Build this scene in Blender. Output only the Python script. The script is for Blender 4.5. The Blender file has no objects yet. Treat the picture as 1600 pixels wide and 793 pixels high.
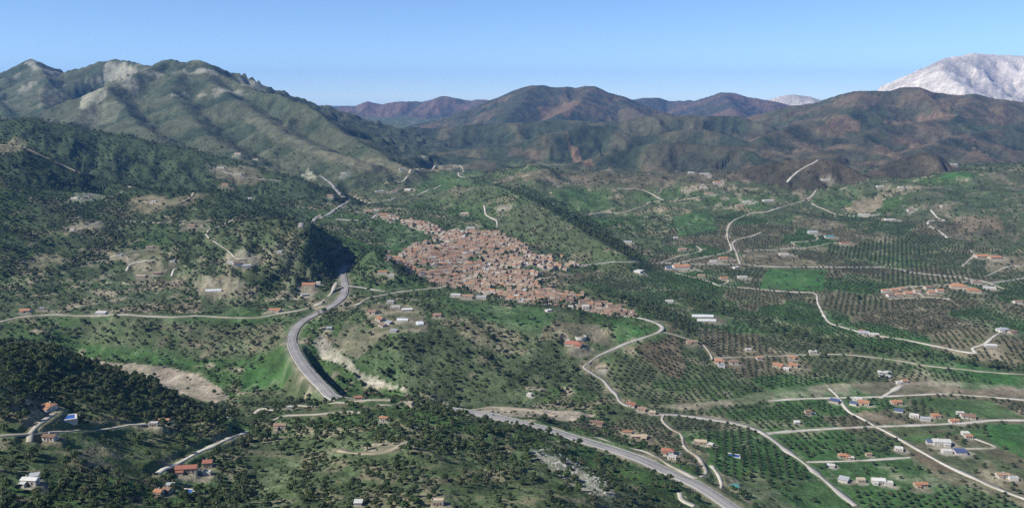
import bpy, math, random, bmesh
import numpy as np
from mathutils import Vector

random.seed(7)
RNG = np.random.default_rng(11)
R = math.radians
SC = bpy.context.scene
COL = SC.collection

# ------------------------------------------------------------------ camera, sky, sun, exposure
CAMZ = 380.0
FPX = 1386.0                      # focal length in photo pixels (1600 wide: about 60 degrees)
PITCH = math.atan((396.5 - 150.0) / FPX)
cam_d = bpy.data.cameras.new('camera')
cam = bpy.data.objects.new('camera', cam_d)
COL.objects.link(cam)
cam.location = (0, 0, CAMZ)
cam.rotation_euler = (R(90) - PITCH, 0, 0)
cam_d.sensor_width = 36.0
cam_d.lens = 36.0 * FPX / 1600.0
cam_d.clip_start = 5.0
cam_d.clip_end = 80000.0
SC.camera = cam

SUN_EL = R(41)
SUN_AZ = math.atan2(-0.93, -0.37)             # from the left, a little behind the camera
world = bpy.data.worlds.new('World')
SC.world = world
world.use_nodes = True
wn = world.node_tree
bg = wn.nodes['Background']
sky = wn.nodes.new('ShaderNodeTexSky')
sky.sky_type = 'NISHITA'
sky.sun_disc = False
sky.sun_elevation = SUN_EL
sky.sun_rotation = SUN_AZ
sky.altitude = 400
sky.air_density = 0.6
sky.dust_density = 0.0
sky.ozone_density = 6.0
hs = wn.nodes.new('ShaderNodeHueSaturation')
hs.inputs['Saturation'].default_value = 0.98          # the whole sky alike: a clear deep-blue day
wn.links.new(sky.outputs[0], hs.inputs['Color'])
wn.links.new(hs.outputs[0], bg.inputs[0])
bg.inputs[1].default_value = 0.112
sun_d = bpy.data.lights.new('sun', 'SUN')
sun_d.energy = 5.0
sun_d.angle = R(0.5)
sun_d.color = (1.0, 0.95, 0.87)
sun = bpy.data.objects.new('sun', sun_d)
COL.objects.link(sun)
sdir = Vector((math.sin(SUN_AZ) * math.cos(SUN_EL), math.cos(SUN_AZ) * math.cos(SUN_EL), math.sin(SUN_EL)))
sun.rotation_euler = (-sdir).to_track_quat('-Z', 'Y').to_euler()
sun.location = (-500, -200, 900)

vs = SC.view_settings
vs.view_transform = 'Standard'
vs.look = 'None'
vs.exposure = 0.5
vs.gamma = 1.0
vs.use_curve_mapping = False
SC.render.film_transparent = False
SC.render.engine = 'CYCLES'
cy = SC.cycles
cy.max_bounces = 4
cy.diffuse_bounces = 2
cy.glossy_bounces = 1
cy.transmission_bounces = 2
cy.transparent_max_bounces = 8
cy.volume_bounces = 0
cy.use_adaptive_sampling = True
cy.adaptive_threshold = 0.02
cy.caustics_reflective = False
cy.caustics_refractive = False
cy.use_denoising = False

# ------------------------------------------------------------------ pixel <-> world
CP, SP = math.cos(PITCH), math.sin(PITCH)

def ray(u, v):
    """(x per metre forward, z per metre forward) of a photo pixel"""
    dx = (np.asarray(u, float) - 800.0) / FPX
    dy = (396.5 - np.asarray(v, float)) / FPX
    fy = CP + dy * SP
    return dx / fy, (-SP + dy * CP) / fy

def at_z(u, v, z):
    t, m = ray(u, v)
    y = (z - CAMZ) / m
    return np.array([t * y, y, z])

def at_y(u, v, y):
    t, m = ray(u, v)
    return np.array([t * y, y, CAMZ + m * y])

def project(x, y, z):
    """world -> photo pixel"""
    zz = z - CAMZ
    f = y * CP - zz * SP
    up = y * SP + zz * CP
    return 800 + FPX * x / f, 396.5 - FPX * up / f

# ------------------------------------------------------------------ numpy noise
_perm = RNG.permutation(512)
_perm = np.concatenate([_perm, _perm, _perm])
_ga = RNG.uniform(0, 2 * np.pi, 512)
_gx, _gy = np.cos(_ga), np.sin(_ga)

def perlin(x, y):
    xi = np.floor(x).astype(np.int64); yi = np.floor(y).astype(np.int64)
    xf = x - xi; yf = y - yi
    xi &= 511; yi &= 511
    u = xf * xf * xf * (xf * (xf * 6 - 15) + 10)
    w = yf * yf * yf * (yf * (yf * 6 - 15) + 10)
    x1 = (xi + 1) & 511; y1 = (yi + 1) & 511
    a = _perm[_perm[xi] + yi]; b = _perm[_perm[x1] + yi]
    c = _perm[_perm[xi] + y1]; d = _perm[_perm[x1] + y1]
    n00 = _gx[a] * xf + _gy[a] * yf
    n10 = _gx[b] * (xf - 1) + _gy[b] * yf
    n01 = _gx[c] * xf + _gy[c] * (yf - 1)
    n11 = _gx[d] * (xf - 1) + _gy[d] * (yf - 1)
    return (n00 + u * (n10 - n00)) * (1 - w) + (n01 + u * (n11 - n01)) * w

def fbm(x, y, wave, octs=4, off=0.0, gain=0.5):
    s = 0.0; a = 1.0; f = 1.0 / wave
    for k in range(octs):
        s = s + a * perlin(x * f + off + 17.3 * k, y * f + off * 1.7 - 9.1 * k)
        a *= gain; f *= 2.03
    return s * 1.4

def ridged(x, y, wave, octs=3, off=0.0):
    s = 0.0; a = 1.0; f = 1.0 / wave; n = 0.0
    for k in range(octs):
        s = s + a * (1 - np.abs(perlin(x * f + off + 7.7 * k, y * f - off + 3.1 * k)) * 2.2)
        n += a; a *= 0.5; f *= 2.1
    return s / n

def sstep(a, b, x):
    t = np.clip((x - a) / (b - a), 0, 1)
    return t * t * (3 - 2 * t)

# ------------------------------------------------------------------ terrain: control points of the near valley
CTRL = []
def Z(*rows):
    for u, v, z in rows:
        CTRL.append(at_z(u, v, z))
def Y(*rows):
    for u, v, y in rows:
        CTRL.append(at_y(u, v, y))
def BACK(*rows):                      # u, v only give the bearing; y and z are given
    for u, v, y, z in rows:
        t, m = ray(u, v)
        CTRL.append(np.array([t * y, y, z]))

# left slope under the forest hill
Z((0, 500, 44), (0, 440, 62), (0, 350, 130), (0, 280, 200), (-120, 350, 155), (-120, 440, 76), (-120, 280, 225),
  (100, 492, 43), (100, 440, 58), (100, 350, 120), (100, 300, 165), (200, 493, 40), (200, 440, 54), (200, 400, 76), (200, 340, 115), (200, 312, 135),
  (300, 495, 38), (300, 440, 52), (300, 400, 74), (300, 350, 110), (300, 312, 138), (400, 493, 37), (400, 440, 50), (400, 400, 74), (400, 365, 104),
  (505, 400, 76), (498, 430, 50), (470, 470, 40))
# river bed and lower valley on the left
Z((-80, 560, 14), (150, 565, 8), (250, 590, 5), (330, 607, 3), (360, 618, 3), (120, 540, 18), (230, 545, 17), (330, 555, 15), (400, 560, 16), (400, 600, 8),
  (440, 600, 14), (440, 555, 30), (400, 525, 26), (300, 525, 26), (200, 520, 28), (60, 520, 34))
# highway shelf
Z((535, 425, 46), (538, 450, 45), (500, 487, 44), (462, 512, 44), (456, 535, 44))
# deep trench between the road and the cut face on its right
Z((500, 560, 26), (530, 585, 18), (560, 607, 12), (490, 540, 36), (600, 612, 10))
# valley of the highway beyond the dark hill
Z((490, 345, 66), (540, 310, 72), (515, 290, 80), (420, 292, 92), (580, 345, 66), (620, 300, 74), (560, 285, 84), (450, 310, 84), (650, 275, 90), (700, 280, 90), (760, 268, 98))
# town
Z((600, 400, 50), (700, 400, 50), (800, 400, 52), (850, 430, 40), (640, 440, 42), (760, 460, 38), (960, 490, 30), (880, 470, 33), (620, 345, 70), (680, 370, 58), (560, 420, 50), (600, 370, 62))
# spur hill right of the town
Z((700, 325, 72), (740, 345, 66), (740, 300, 82), (960, 340, 34), (905, 325, 42), (1000, 390, 25), (940, 300, 70), (900, 282, 92), (850, 268, 118))
# valley floor and slopes, middle right
Z((1000, 268, 120), (1150, 270, 116), (1100, 300, 80), (1050, 340, 45), (1140, 370, 30), (1250, 300, 75), (1250, 350, 40), (1200, 410, 18), (1400, 415, 18), (1590, 430, 20),
  (1300, 455, 15), (1500, 455, 24), (1400, 370, 35), (1350, 335, 55), (1450, 305, 92), (1550, 273, 128), (1620, 266, 140), (1500, 268, 132), (1600, 330, 82), (1500, 365, 44), (1580, 390, 35),
  (1740, 330, 90), (1740, 430, 25), (1000, 440, 18), (1100, 480, 12), (1200, 540, 8), (1400, 545, 12), (1560, 530, 22), (1600, 580, 5), (1740, 600, 3), (1450, 480, 20), (1050, 440, 17))
# hill in the middle, between the highway and the groves
Z((540, 515, 50), (600, 483, 60), (590, 560, 38), (640, 520, 55), (700, 475, 56), (700, 520, 50), (700, 575, 29), (700, 622, 9), (800, 500, 53), (790, 560, 31), (850, 482, 50),
  (930, 505, 42), (900, 530, 38), (1035, 515, 34), (985, 540, 26), (920, 570, 20), (900, 605, 8), (1000, 580, 12), (1100, 560, 10), (650, 455, 46), (740, 450, 40), (560, 460, 44), (640, 600, 21), (620, 465, 50))
# right river and plain
Z((760, 640, 8), (850, 640, 4), (1000, 638, 2), (1200, 617, 0.5), (1400, 607, 0), (1600, 615, 0), (1200, 680, 2), (1400, 700, 2), (1600, 700, 2), (1600, 793, 3), (1400, 793, 3), (1250, 793, 6),
  (1780, 700, 3), (1780, 860, 3), (1500, 900, 4), (1300, 900, 8), (1060, 660, 4), (1000, 655, 8), (1100, 700, 10), (1150, 750, 12), (1500, 650, 1), (930, 655, 16), (850, 655, 20))
# highway right, ground beside it
Z((735, 646, 44), (850, 672, 40), (950, 694, 36), (1050, 740, 32), (1140, 793, 28), (1230, 860, 24), (1000, 690, 22), (1090, 735, 20))
# near left ridge and its far side
Y((0, 530, 748), (100, 546, 772), (200, 581, 805), (300, 626, 835), (345, 643, 845), (-120, 510, 760))
BACK((0, 530, 900, 80), (100, 546, 920, 70), (200, 581, 950, 48), (300, 626, 960, 26), (-120, 510, 930, 100), (0, 530, 1030, 40), (100, 546, 1050, 34), (345, 643, 980, 22))
# near middle ridge and its far side
Y((430, 640, 862), (520, 630, 856), (600, 623, 850), (680, 635, 846), (740, 648, 838))
BACK((430, 640, 955, 38), (520, 630, 930, 46), (600, 623, 925, 46), (680, 635, 925, 46), (600, 623, 1010, 20), (680, 635, 1010, 16), (480, 630, 1010, 26))
Z((600, 700, 98), (600, 793, 112), (500, 793, 118), (500, 700, 92), (400, 700, 86), (300, 740, 98), (400, 793, 114), (200, 793, 134), (0, 793, 160), (0, 680, 152), (150, 670, 122), (250, 668, 102),
  (360, 680, 83), (0, 600, 168), (150, 600, 134), (-150, 700, 180), (-150, 850, 190), (100, 900, 165), (500, 900, 140), (800, 900, 125), (1000, 900, 85), (1130, 900, 45),
  (780, 680, 66), (850, 712, 74), (920, 750, 76), (960, 776, 78), (890, 700, 46), (960, 730, 42), (1030, 770, 38), (750, 740, 92), (850, 793, 100), (700, 690, 84), (960, 840, 84), (1060, 830, 42))
# floor under the far hills
for yy, zz in ((3500, 52), (4500, 55), (6500, 70), (9000, 90), (14000, 110), (24000, 120)):
    for tt in (-0.75, -0.5, -0.25, 0, 0.25, 0.5, 0.75):
        if yy == 3500 and (tt < -0.2 or tt > 0.4):
            continue
        CTRL.append(np.array([tt * yy, yy, zz]))
CTRL = np.array(CTRL)

def rbf_space(x, y):
    return np.stack([x / y, np.log(y)], -1)

def rbf_fit(P):
    S = rbf_space(P[:, 0], P[:, 1])
    d = np.sqrt(((S[:, None] - S[None]) ** 2).sum(-1) + 0.02 ** 2)
    n = len(P)
    A = np.zeros((n + 3, n + 3))
    A[:n, :n] = d - np.eye(n) * 0.004
    A[:n, n] = 1; A[:n, n + 1:] = S
    A[n, :n] = 1; A[n + 1:, :n] = S.T
    w = np.linalg.solve(A, np.concatenate([P[:, 2], np.zeros(3)]))
    return S, w

RS, RW = rbf_fit(CTRL)

def rbf_eval(x, y):
    S = rbf_space(x.ravel(), y.ravel())
    n = len(RS)
    out = np.empty(len(S))
    for a in range(0, len(S), 40000):
        s = S[a:a + 40000]
        d2 = (s ** 2).sum(1)[:, None] + (RS ** 2).sum(1)[None] - 2 * s @ RS.T
        out[a:a + 40000] = np.sqrt(np.maximum(d2, 0) + 0.02 ** 2) @ RW[:n] + RW[n] + s @ RW[n + 1:]
    return out.reshape(x.shape)

# ------------------------------------------------------------------ terrain grid (x = t * y)
NT = 820
TMAX = 0.72
TT = np.linspace(-TMAX, TMAX, NT)
_y = [330.0]
while _y[-1] < 24000:
    y0 = _y[-1]
    _y.append(y0 + min(max(1.5, 2.3 * y0 * y0 / (FPX * 380.0)), 0.0064 * y0))
YY = np.array(_y)
NY = len(YY)
GX = TT[None, :] * YY[:, None]
GY = np.repeat(YY[:, None], NT, 1)
BASE = rbf_eval(GX, GY)
_k = np.arange(NY)

# coarse roughness: flat plain stays flat, slopes get relief
_gz_y = np.gradient(BASE, axis=0) / np.gradient(GY, axis=0)
_gz_t = np.gradient(BASE, axis=1) / (GY * (TT[1] - TT[0]))
SLOPE = np.hypot(_gz_y, _gz_t)
ROUGH = sstep(0.03, 0.2, SLOPE)
BASE += ROUGH * (fbm(GX, GY, 190, 4, 3.1) * 11 + (ridged(GX, GY, 120, 3, 8.8) - 0.55) * 7)
BASE += (1 - ROUGH) * fbm(GX, GY, 240, 3, 1.2) * 2.0
BASE += sstep(900, 2500, GY) * fbm(GX, GY, 420, 4, 6.4) * 12 * (0.3 + 0.7 * ROUGH)

BASE += sstep(2100, 2900, GY) * (1 - sstep(3600, 4200, GY)) * ((ridged(GX, GY, 480, 4, 3.9) - 0.62) * 46 + fbm(GX, GY, 260, 3, 14.4) * 7)

HGT = BASE.copy()
OWN = np.zeros(HGT.shape, np.int16)          # which ridge a vertex belongs to, 0 = valley
GUL = np.zeros(HGT.shape)                    # -1 gully .. 1 spur

def ridge(idx, pts, sl=0.5, sr=None, gw=320.0, ga=0.45, reach=4000.0, k=12.0, rnd=12.0, jag=6.0, concave=0.35):
    """pts: (u, v, y) along the crest; sl / sr: fall per metre on the two sides; gullies of width gw run down both flanks"""
    global HGT, OWN, GUL
    sr = sl if sr is None else sr
    P = np.array([at_y(*p) for p in pts])
    ymin, ymax = P[:, 1].min() - reach, P[:, 1].max() + reach
    r0, r1 = np.searchsorted(YY, [ymin, ymax])
    r0 = max(r0 - 1, 0)
    X = GX[r0:r1]; Yg = GY[r0:r1]
    # a wandering of the ground plan so the flanks do not read as planes
    wx = fbm(X, Yg, gw * 2.2, 3, 30.5 + idx) * gw * 0.3
    wy = fbm(X, Yg, gw * 2.2, 3, 70.5 + idx) * gw * 0.3
    best = np.full(X.shape, 1e18); bt = np.zeros(X.shape); bz = np.zeros(X.shape); bs = np.zeros(X.shape)
    acc = 0.0
    for a, b in zip(P[:-1], P[1:]):
        dx, dy = b[0] - a[0], b[1] - a[1]
        L2 = dx * dx + dy * dy; L = math.sqrt(L2)
        s = np.clip(((X - a[0]) * dx + (Yg - a[1]) * dy) / L2, 0, 1)
        ex = X - a[0] - s * dx; ey = Yg - a[1] - s * dy
        d = ex * ex + ey * ey
        m = d < best
        best = np.where(m, d, best)
        bt = np.where(m, acc + s * L, bt)
        bz = np.where(m, a[2] + s * (b[2] - a[2]), bz)
        bs = np.where(m, (dx * ey - dy * ex) / (L * np.sqrt(d + 1.0)), bs)
        acc += L
    p = np.sqrt(best)
    fade = sstep(0, gw * 0.8, p)
    pw = np.maximum(p + (wx + wy) * 0.5 * fade, 0)
    cx, cy_ = P[-1, 0] - P[0, 0], P[-1, 1] - P[0, 1]
    cl = math.hypot(cx, cy_)
    tw = ((X - P[0, 0]) * cx + (Yg - P[0, 1]) * cy_) / cl + wx * fade
    sd = ((Yg - P[0, 1]) * cx - (X - P[0, 0]) * cy_) / cl + wy * fade
    side = sstep(-0.4, 0.4, bs * np.minimum(p / (gw * 0.3), 1))
    s0 = sr + (sl - sr) * side
    g1 = perlin(tw / gw + idx * 3.3, sd / (gw * 5))
    g2 = perlin(tw / (gw * 0.43) + idx * 7.1, sd / (gw * 2.0))
    g3 = perlin(tw / (gw * 0.2) + idx * 1.1, sd / (gw * 0.8))
    g = -np.abs(g1) * 2.2 + 0.6 + 0.55 * (-np.abs(g2) * 2.2 + 0.6) + 0.25 * (0.6 - 2.2 * np.abs(g3))
    drop = np.sqrt(p * p + rnd * rnd) - rnd
    relief = np.maximum(bz - 60, 40)
    q = drop * s0 / relief
    if concave:
        qm = 1 / (2 * concave)
        prof = relief * np.where(q < qm, q - concave * q * q, qm / 2 + (q - qm) * 0.12)
    else:
        prof = drop * s0
    rem = np.maximum(bz - prof - HGT[r0:r1], 0)
    amp = np.minimum(ga * s0 * np.minimum(drop, gw * 1.1) * 0.95, 0.42 * rem)
    h = bz - prof + (g - 0.55) * amp + fade * np.minimum((ridged(X, Yg, gw * 0.42, 3, idx * 1.9) - 0.6) * gw * 0.13, 0.35 * rem) + jag * fbm(X, Yg, gw * 0.3, 4, idx * 2.7) * (0.6 + 0.4 * fade)
    H0 = HGT[r0:r1]
    e = np.clip(0.5 + 0.5 * (h - H0) / k, 0, 1)
    HGT[r0:r1] = H0 * (1 - e) + h * e + k * e * (1 - e)
    OWN[r0:r1] = np.where(e > 0.5, idx, OWN[r0:r1])
    GUL[r0:r1] = np.where(e > 0.5, g, GUL[r0:r1])

# --- far to near; (u, v, distance)
# 1 bright limestone massif
ridge(1, [(1330, 165, 13200), (1380, 142, 13200), (1400, 125, 13200), (1440, 110, 13300), (1480, 91, 13400), (1517, 83, 13600), (1560, 86, 13800), (1620, 88, 13800), (1800, 100, 13800)], 0.62, gw=900, ga=0.75, jag=28, rnd=150, concave=0.25)
ridge(1, [(1480, 92, 13400), (1470, 110, 12700), (1500, 135, 12000)], 0.55, gw=500, ga=0.6, jag=20, rnd=80, concave=0.2)
ridge(1, [(1190, 162, 14500), (1210, 152, 14500), (1238, 147, 14500), (1262, 150, 14500), (1300, 160, 14500)], 0.5, gw=700, ga=0.5, jag=16, rnd=60)
# 2 blue far range
ridge(2, [(380, 185, 12500), (470, 182, 12500), (495, 176, 12500), (510, 169, 12500), (538, 166, 12400), (550, 168, 12400), (572, 158, 12300), (600, 162, 12300), (640, 157, 12200), (660, 159, 12200), (690, 150, 12000), (715, 153, 12000),
          (735, 157, 12000), (755, 155, 11900), (790, 162, 11800), (850, 170, 11800)], 0.5, gw=600, ga=0.7, jag=16, rnd=30, concave=0.25)
ridge(2, [(950, 170, 11000), (990, 156, 11000), (1005, 153, 11000), (1030, 153, 11000), (1045, 158, 11000), (1090, 156, 10800), (1110, 150, 10600), (1128, 144, 10500), (1150, 146, 10500), (1170, 152, 10500), (1200, 156, 10500), (1260, 170, 10500)], 0.5, gw=600, ga=0.7, jag=12, rnd=30, concave=0.25)
ridge(2, [(1128, 145, 10500), (1145, 165, 9600), (1150, 180, 8800)], 0.45, gw=400, ga=0.6, jag=10, rnd=30, concave=0.2)
# 3 central mountain
ridge(3, [(640, 205, 7600), (690, 195, 7800), (720, 180, 8000), (765, 157, 8200), (800, 142, 8200), (830, 133, 8200), (850, 133, 8200), (865, 136, 8200), (885, 135, 8200), (900, 138, 8200), (915, 134, 8200), (930, 135, 8200), (950, 145, 8200), (970, 149, 8200),
          (990, 156, 8200), (1020, 170, 8100), (1080, 185, 8000), (1130, 190, 8000)], 0.46, gw=520, ga=0.8, jag=12, rnd=25, concave=0.25)
ridge(3, [(830, 135, 8200), (815, 160, 7500), (790, 185, 6900)], 0.42, gw=380, ga=0.81, jag=8, rnd=20, concave=0.2)
ridge(3, [(925, 137, 8200), (905, 160, 7500), (870, 182, 6900)], 0.42, gw=380, ga=0.81, jag=8, rnd=20, concave=0.2)
ridge(3, [(960, 150, 8200), (990, 172, 7500), (1020, 186, 7000)], 0.42, gw=380, ga=0.81, jag=8, rnd=20, concave=0.2)
# 4 brown hill on the right
ridge(4, [(1130, 192, 6400), (1180, 180, 6300), (1220, 168, 6200), (1270, 161, 6100), (1300, 152, 6000), (1335, 142, 5900), (1390, 141, 5900), (1410, 136, 5900), (1435, 136, 5900), (1455, 143, 5900), (1480, 147, 5900), (1500, 149, 5900), (1525, 146, 5800), (1550, 154, 5700), (1600, 159, 5600), (1750, 175, 5600)],
      0.4, gw=460, ga=1.09, jag=8, rnd=30, concave=0.3)
ridge(4, [(1345, 143, 5900), (1330, 175, 5200), (1290, 190, 4900), (1240, 195, 4800), (1190, 215, 4500)], 0.42, gw=330, ga=1.01, jag=7, rnd=20, concave=0.2)
ridge(4, [(1525, 148, 5800), (1490, 180, 5200), (1440, 190, 4900), (1380, 195, 4800), (1345, 215, 4500)], 0.42, gw=330, ga=1.01, jag=7, rnd=20, concave=0.2)
ridge(4, [(1650, 175, 5600), (1600, 190, 5000), (1540, 205, 4700), (1480, 215, 4400), (1440, 232, 4150)], 0.42, gw=330, ga=1.01, jag=7, rnd=20, concave=0.2)
# 5 dark rolling hills in the middle distance
ridge(5, [(500, 208, 6000), (560, 200, 5900), (585, 197, 5900), (625, 203, 5800), (640, 198, 5800), (680, 200, 5800), (730, 195, 5700), (770, 194, 5700), (830, 190, 5600), (890, 187, 5600), (930, 191, 5600), (970, 190, 5600), (1000, 182, 5600), (1040, 180, 5600), (1100, 181, 5600), (1150, 181, 5600), (1190, 192, 5500)],
      0.44, gw=380, ga=1.35, jag=9, rnd=20, concave=0.25)
ridge(5, [(700, 236, 4700), (760, 232, 4650), (800, 226, 4600), (850, 209, 4700), (880, 205, 4800), (920, 196, 4900), (950, 197, 4900), (985, 212, 4800), (1030, 210, 4800), (1060, 204, 4800), (1100, 202, 4800), (1140, 211, 4700), (1170, 226, 4500), (1200, 245, 4200)], 0.44, gw=330, ga=1.27, jag=8, rnd=18, concave=0.2)
ridge(5, [(860, 262, 3900), (930, 248, 4000), (980, 232, 4100), (1020, 223, 4100), (1060, 222, 4100), (1100, 226, 4050), (1160, 231, 4000), (1195, 248, 3850), (1230, 262, 3700)], 0.44, gw=300, ga=1.35, jag=7, rnd=18, concave=0.15)
ridge(5, [(560, 226, 4600), (620, 228, 4500), (680, 236, 4400), (740, 247, 4200), (790, 257, 4000)], 0.3, gw=330, ga=1.05, jag=7, rnd=20, concave=0.15)
# 6 cone hills on the right, behind the valley
ridge(6, [(1130, 275, 3000), (1190, 256, 3030), (1230, 250, 3040), (1275, 247, 3040), (1310, 252, 3010), (1345, 270, 2960)], 0.5, 0.42, gw=220, ga=0.9, jag=5, rnd=10, concave=0.05)
ridge(6, [(1355, 275, 3020), (1392, 257, 3090), (1417, 243, 3120), (1440, 238, 3130), (1465, 243, 3130), (1500, 262, 3100), (1530, 268, 3080)], 0.5, 0.42, gw=220, ga=0.9, jag=5, rnd=10, concave=0.05)
# 7 left mountain: skyline, then its spurs
ridge(7, [(-200, 130, 5600), (-80, 118, 5600), (0, 114, 5600), (25, 104, 5600), (50, 91, 5600), (75, 103, 5600), (95, 112, 5600), (125, 106, 5500), (160, 96, 5400), (175, 92, 5400), (195, 94, 5350), (215, 99, 5250), (235, 103, 5100), (255, 95, 4950), (268, 92, 4850), (285, 96, 4800), (305, 93, 4750), (322, 99, 4700),
          (345, 115, 4600), (370, 128, 4500), (400, 142, 4350), (437, 148, 4200), (455, 157, 4100), (475, 163, 4000), (495, 175, 3900), (530, 203, 3700), (560, 221, 3500), (600, 241, 3280), (637, 264, 3080)],
      0.5, 0.62, gw=420, ga=1.2, jag=13, rnd=5, concave=0.22)
ridge(7, [(262, 95, 4850), (215, 115, 4550), (165, 137, 4250), (140, 160, 4000), (115, 185, 3750), (100, 205, 3500)], 0.5, gw=260, ga=0.7, jag=7, rnd=12, concave=0.2)
ridge(7, [(165, 137, 4250), (190, 165, 3950), (215, 195, 3650), (250, 215, 3400)], 0.45, gw=220, ga=0.6, jag=6, rnd=12, concave=0.15)
ridge(7, [(310, 95, 4750), (340, 135, 4350), (390, 170, 4000), (440, 205, 3600), (500, 232, 3300), (560, 250, 3100)], 0.42, gw=260, ga=0.65, jag=7, rnd=16, concave=0.2)
ridge(7, [(290, 98, 4780), (265, 140, 4250), (290, 175, 3900), (330, 215, 3450), (375, 240, 3200)], 0.42, gw=240, ga=0.6, jag=6, rnd=16, concave=0.15)
ridge(7, [(50, 93, 5600), (75, 125, 5100), (60, 150, 4700), (70, 175, 4300)], 0.5, gw=260, ga=0.7, jag=7, rnd=12, concave=0.15)
ridge(7, [(0, 116, 5600), (-20, 150, 4900), (10, 172, 4400)], 0.5, gw=260, ga=0.7, jag=7, rnd=12, concave=0.15)
# 8 forested hill on the left
ridge(8, [(-250, 185, 2700), (-80, 186, 2700), (0, 186, 2700), (30, 184, 2720), (60, 187, 2740), (110, 195, 2760), (150, 206, 2780), (190, 209, 2790), (240, 222, 2780), (300, 233, 2760), (345, 246, 2740), (390, 259, 2720), (450, 276, 2680), (480, 288, 2620)],
      0.42, gw=230, ga=0.7, jag=5, rnd=16, k=8, concave=0.2)
ridge(8, [(-60, 215, 2380), (0, 225, 2200), (40, 229, 2180), (100, 256, 2210), (140, 272, 2230), (180, 286, 2240), (230, 296, 2180), (300, 300, 2130), (340, 300, 2130), (390, 322, 2080)], 0.5, 0.32, gw=180, ga=0.6, jag=4, rnd=14, k=8, concave=0.1)
# 9 dark hill beside the highway
ridge(9, [(330, 362, 1760), (380, 347, 1760), (430, 343, 1750), (480, 346, 1730), (515, 354, 1715), (534, 364, 1705), (550, 378, 1700)], 0.6, 0.32, gw=130, ga=0.6, jag=3, rnd=14, k=8, concave=0.0)
# 10 spur hill right of the town
ridge(10, [(715, 292, 2760), (770, 289, 2660), (800, 297, 2510), (835, 314, 2330), (870, 335, 2160), (905, 357, 2020), (945, 381, 1900), (975, 397, 1830)], 0.46, 0.34, gw=150, ga=0.4, jag=3, rnd=3, k=5, concave=0.03)
# 11 rocky crest in the foreground
ridge(11, [(760, 690, 800), (830, 703, 742), (880, 722, 705), (930, 750, 672), (970, 776, 652), (1010, 820, 620)], 0.6, 0.3, gw=60, ga=0.5, jag=2.2, rnd=8, k=6, concave=0.0, reach=300)

# ------------------------------------------------------------------ looking things up on the terrain
def grid_ij(x, y):
    t = np.asarray(x, float) / np.asarray(y, float)
    return np.clip((t + TMAX) / (2 * TMAX) * (NT - 1), 0, NT - 1.001), np.clip(np.interp(y, YY, np.arange(NY)), 0, NY - 1.001)

def sample(A, x, y):
    cj, ri = grid_ij(x, y)
    j = cj.astype(int); i = ri.astype(int)
    fj = cj - j; fi = ri - i
    return (A[i, j] * (1 - fj) + A[i, j + 1] * fj) * (1 - fi) + (A[i + 1, j] * (1 - fj) + A[i + 1, j + 1] * fj) * fi

def cast(u, v):
    """photo pixel -> first terrain point on its ray"""
    t, m = ray(u, v)
    c = float(np.clip((t + TMAX) / (2 * TMAX) * (NT - 1), 0, NT - 1.001))
    j = int(c); f = c - j
    h = HGT[:, j] * (1 - f) + HGT[:, j + 1] * f
    g = h - (CAMZ + m * YY)
    k = np.argmax(g >= 0)
    if g[k] < 0:
        k = int(np.argmax(h - (CAMZ + m * YY)))
        y = YY[k]
    elif k == 0:
        y = YY[0]
    else:
        y = YY[k - 1] + (YY[k] - YY[k - 1]) * (-g[k - 1]) / (g[k] - g[k - 1])
    z = float(np.interp(y, YY, h))
    return np.array([t * y, y, z])

def in_poly(poly, x, y):
    poly = np.asarray(poly)
    out = np.zeros(x.shape, bool)
    m = (x >= poly[:, 0].min()) & (x <= poly[:, 0].max()) & (y >= poly[:, 1].min()) & (y <= poly[:, 1].max())
    if not m.any():
        return out
    px, py = x[m], y[m]
    c = np.zeros(px.shape, bool)
    n = len(poly)
    for i in range(n):
        x1, y1 = poly[i]; x2, y2 = poly[(i + 1) % n]
        if y1 == y2:
            continue
        cond = (y1 > py) != (y2 > py)
        c ^= cond & (px < (x2 - x1) * (py - y1) / (y2 - y1) + x1)
    out[m] = c
    return out

def px_poly(pts):
    return np.array([cast(u, v)[:2] for u, v in pts])

def flatten_at(samples, core, fade, lift=0.0):
    """pull the terrain to the given (x, y, z) samples inside core metres, blending out over fade metres"""
    W = np.zeros(HGT.shape, np.float32); WS = np.zeros(HGT.shape, np.float32); ZS = np.zeros(HGT.shape, np.float32)
    r = core + fade
    dt = TT[1] - TT[0]
    for x, y, z in samples:
        i0, i1 = np.searchsorted(YY, [y - r, y + r])
        j0 = int((x / y - r / y + TMAX) / dt); j1 = int((x / y + r / y + TMAX) / dt) + 2
        i0 = max(i0 - 1, 0); i1 = min(i1 + 1, NY); j0 = max(j0, 0); j1 = min(j1, NT)
        if i1 <= i0 or j1 <= j0:
            continue
        d = np.hypot(GX[i0:i1, j0:j1] - x, GY[i0:i1, j0:j1] - y)
        cell = 0.5 * max(y * dt, 0.5 * (YY[min(i0 + 1, NY - 1)] - YY[i0]))
        w = 1 - sstep(core + cell * 0.6, core + fade + cell, d)
        k = np.exp(-(d / (core + 1)) ** 2) + 1e-6
        W[i0:i1, j0:j1] = np.maximum(W[i0:i1, j0:j1], w)
        WS[i0:i1, j0:j1] += k * (w > 0); ZS[i0:i1, j0:j1] += k * (w > 0) * (z + lift)
    m = W > 0
    HGT[m] = HGT[m] * (1 - W[m]) + W[m] * ZS[m] / np.maximum(WS[m], 1e-9)

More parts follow.
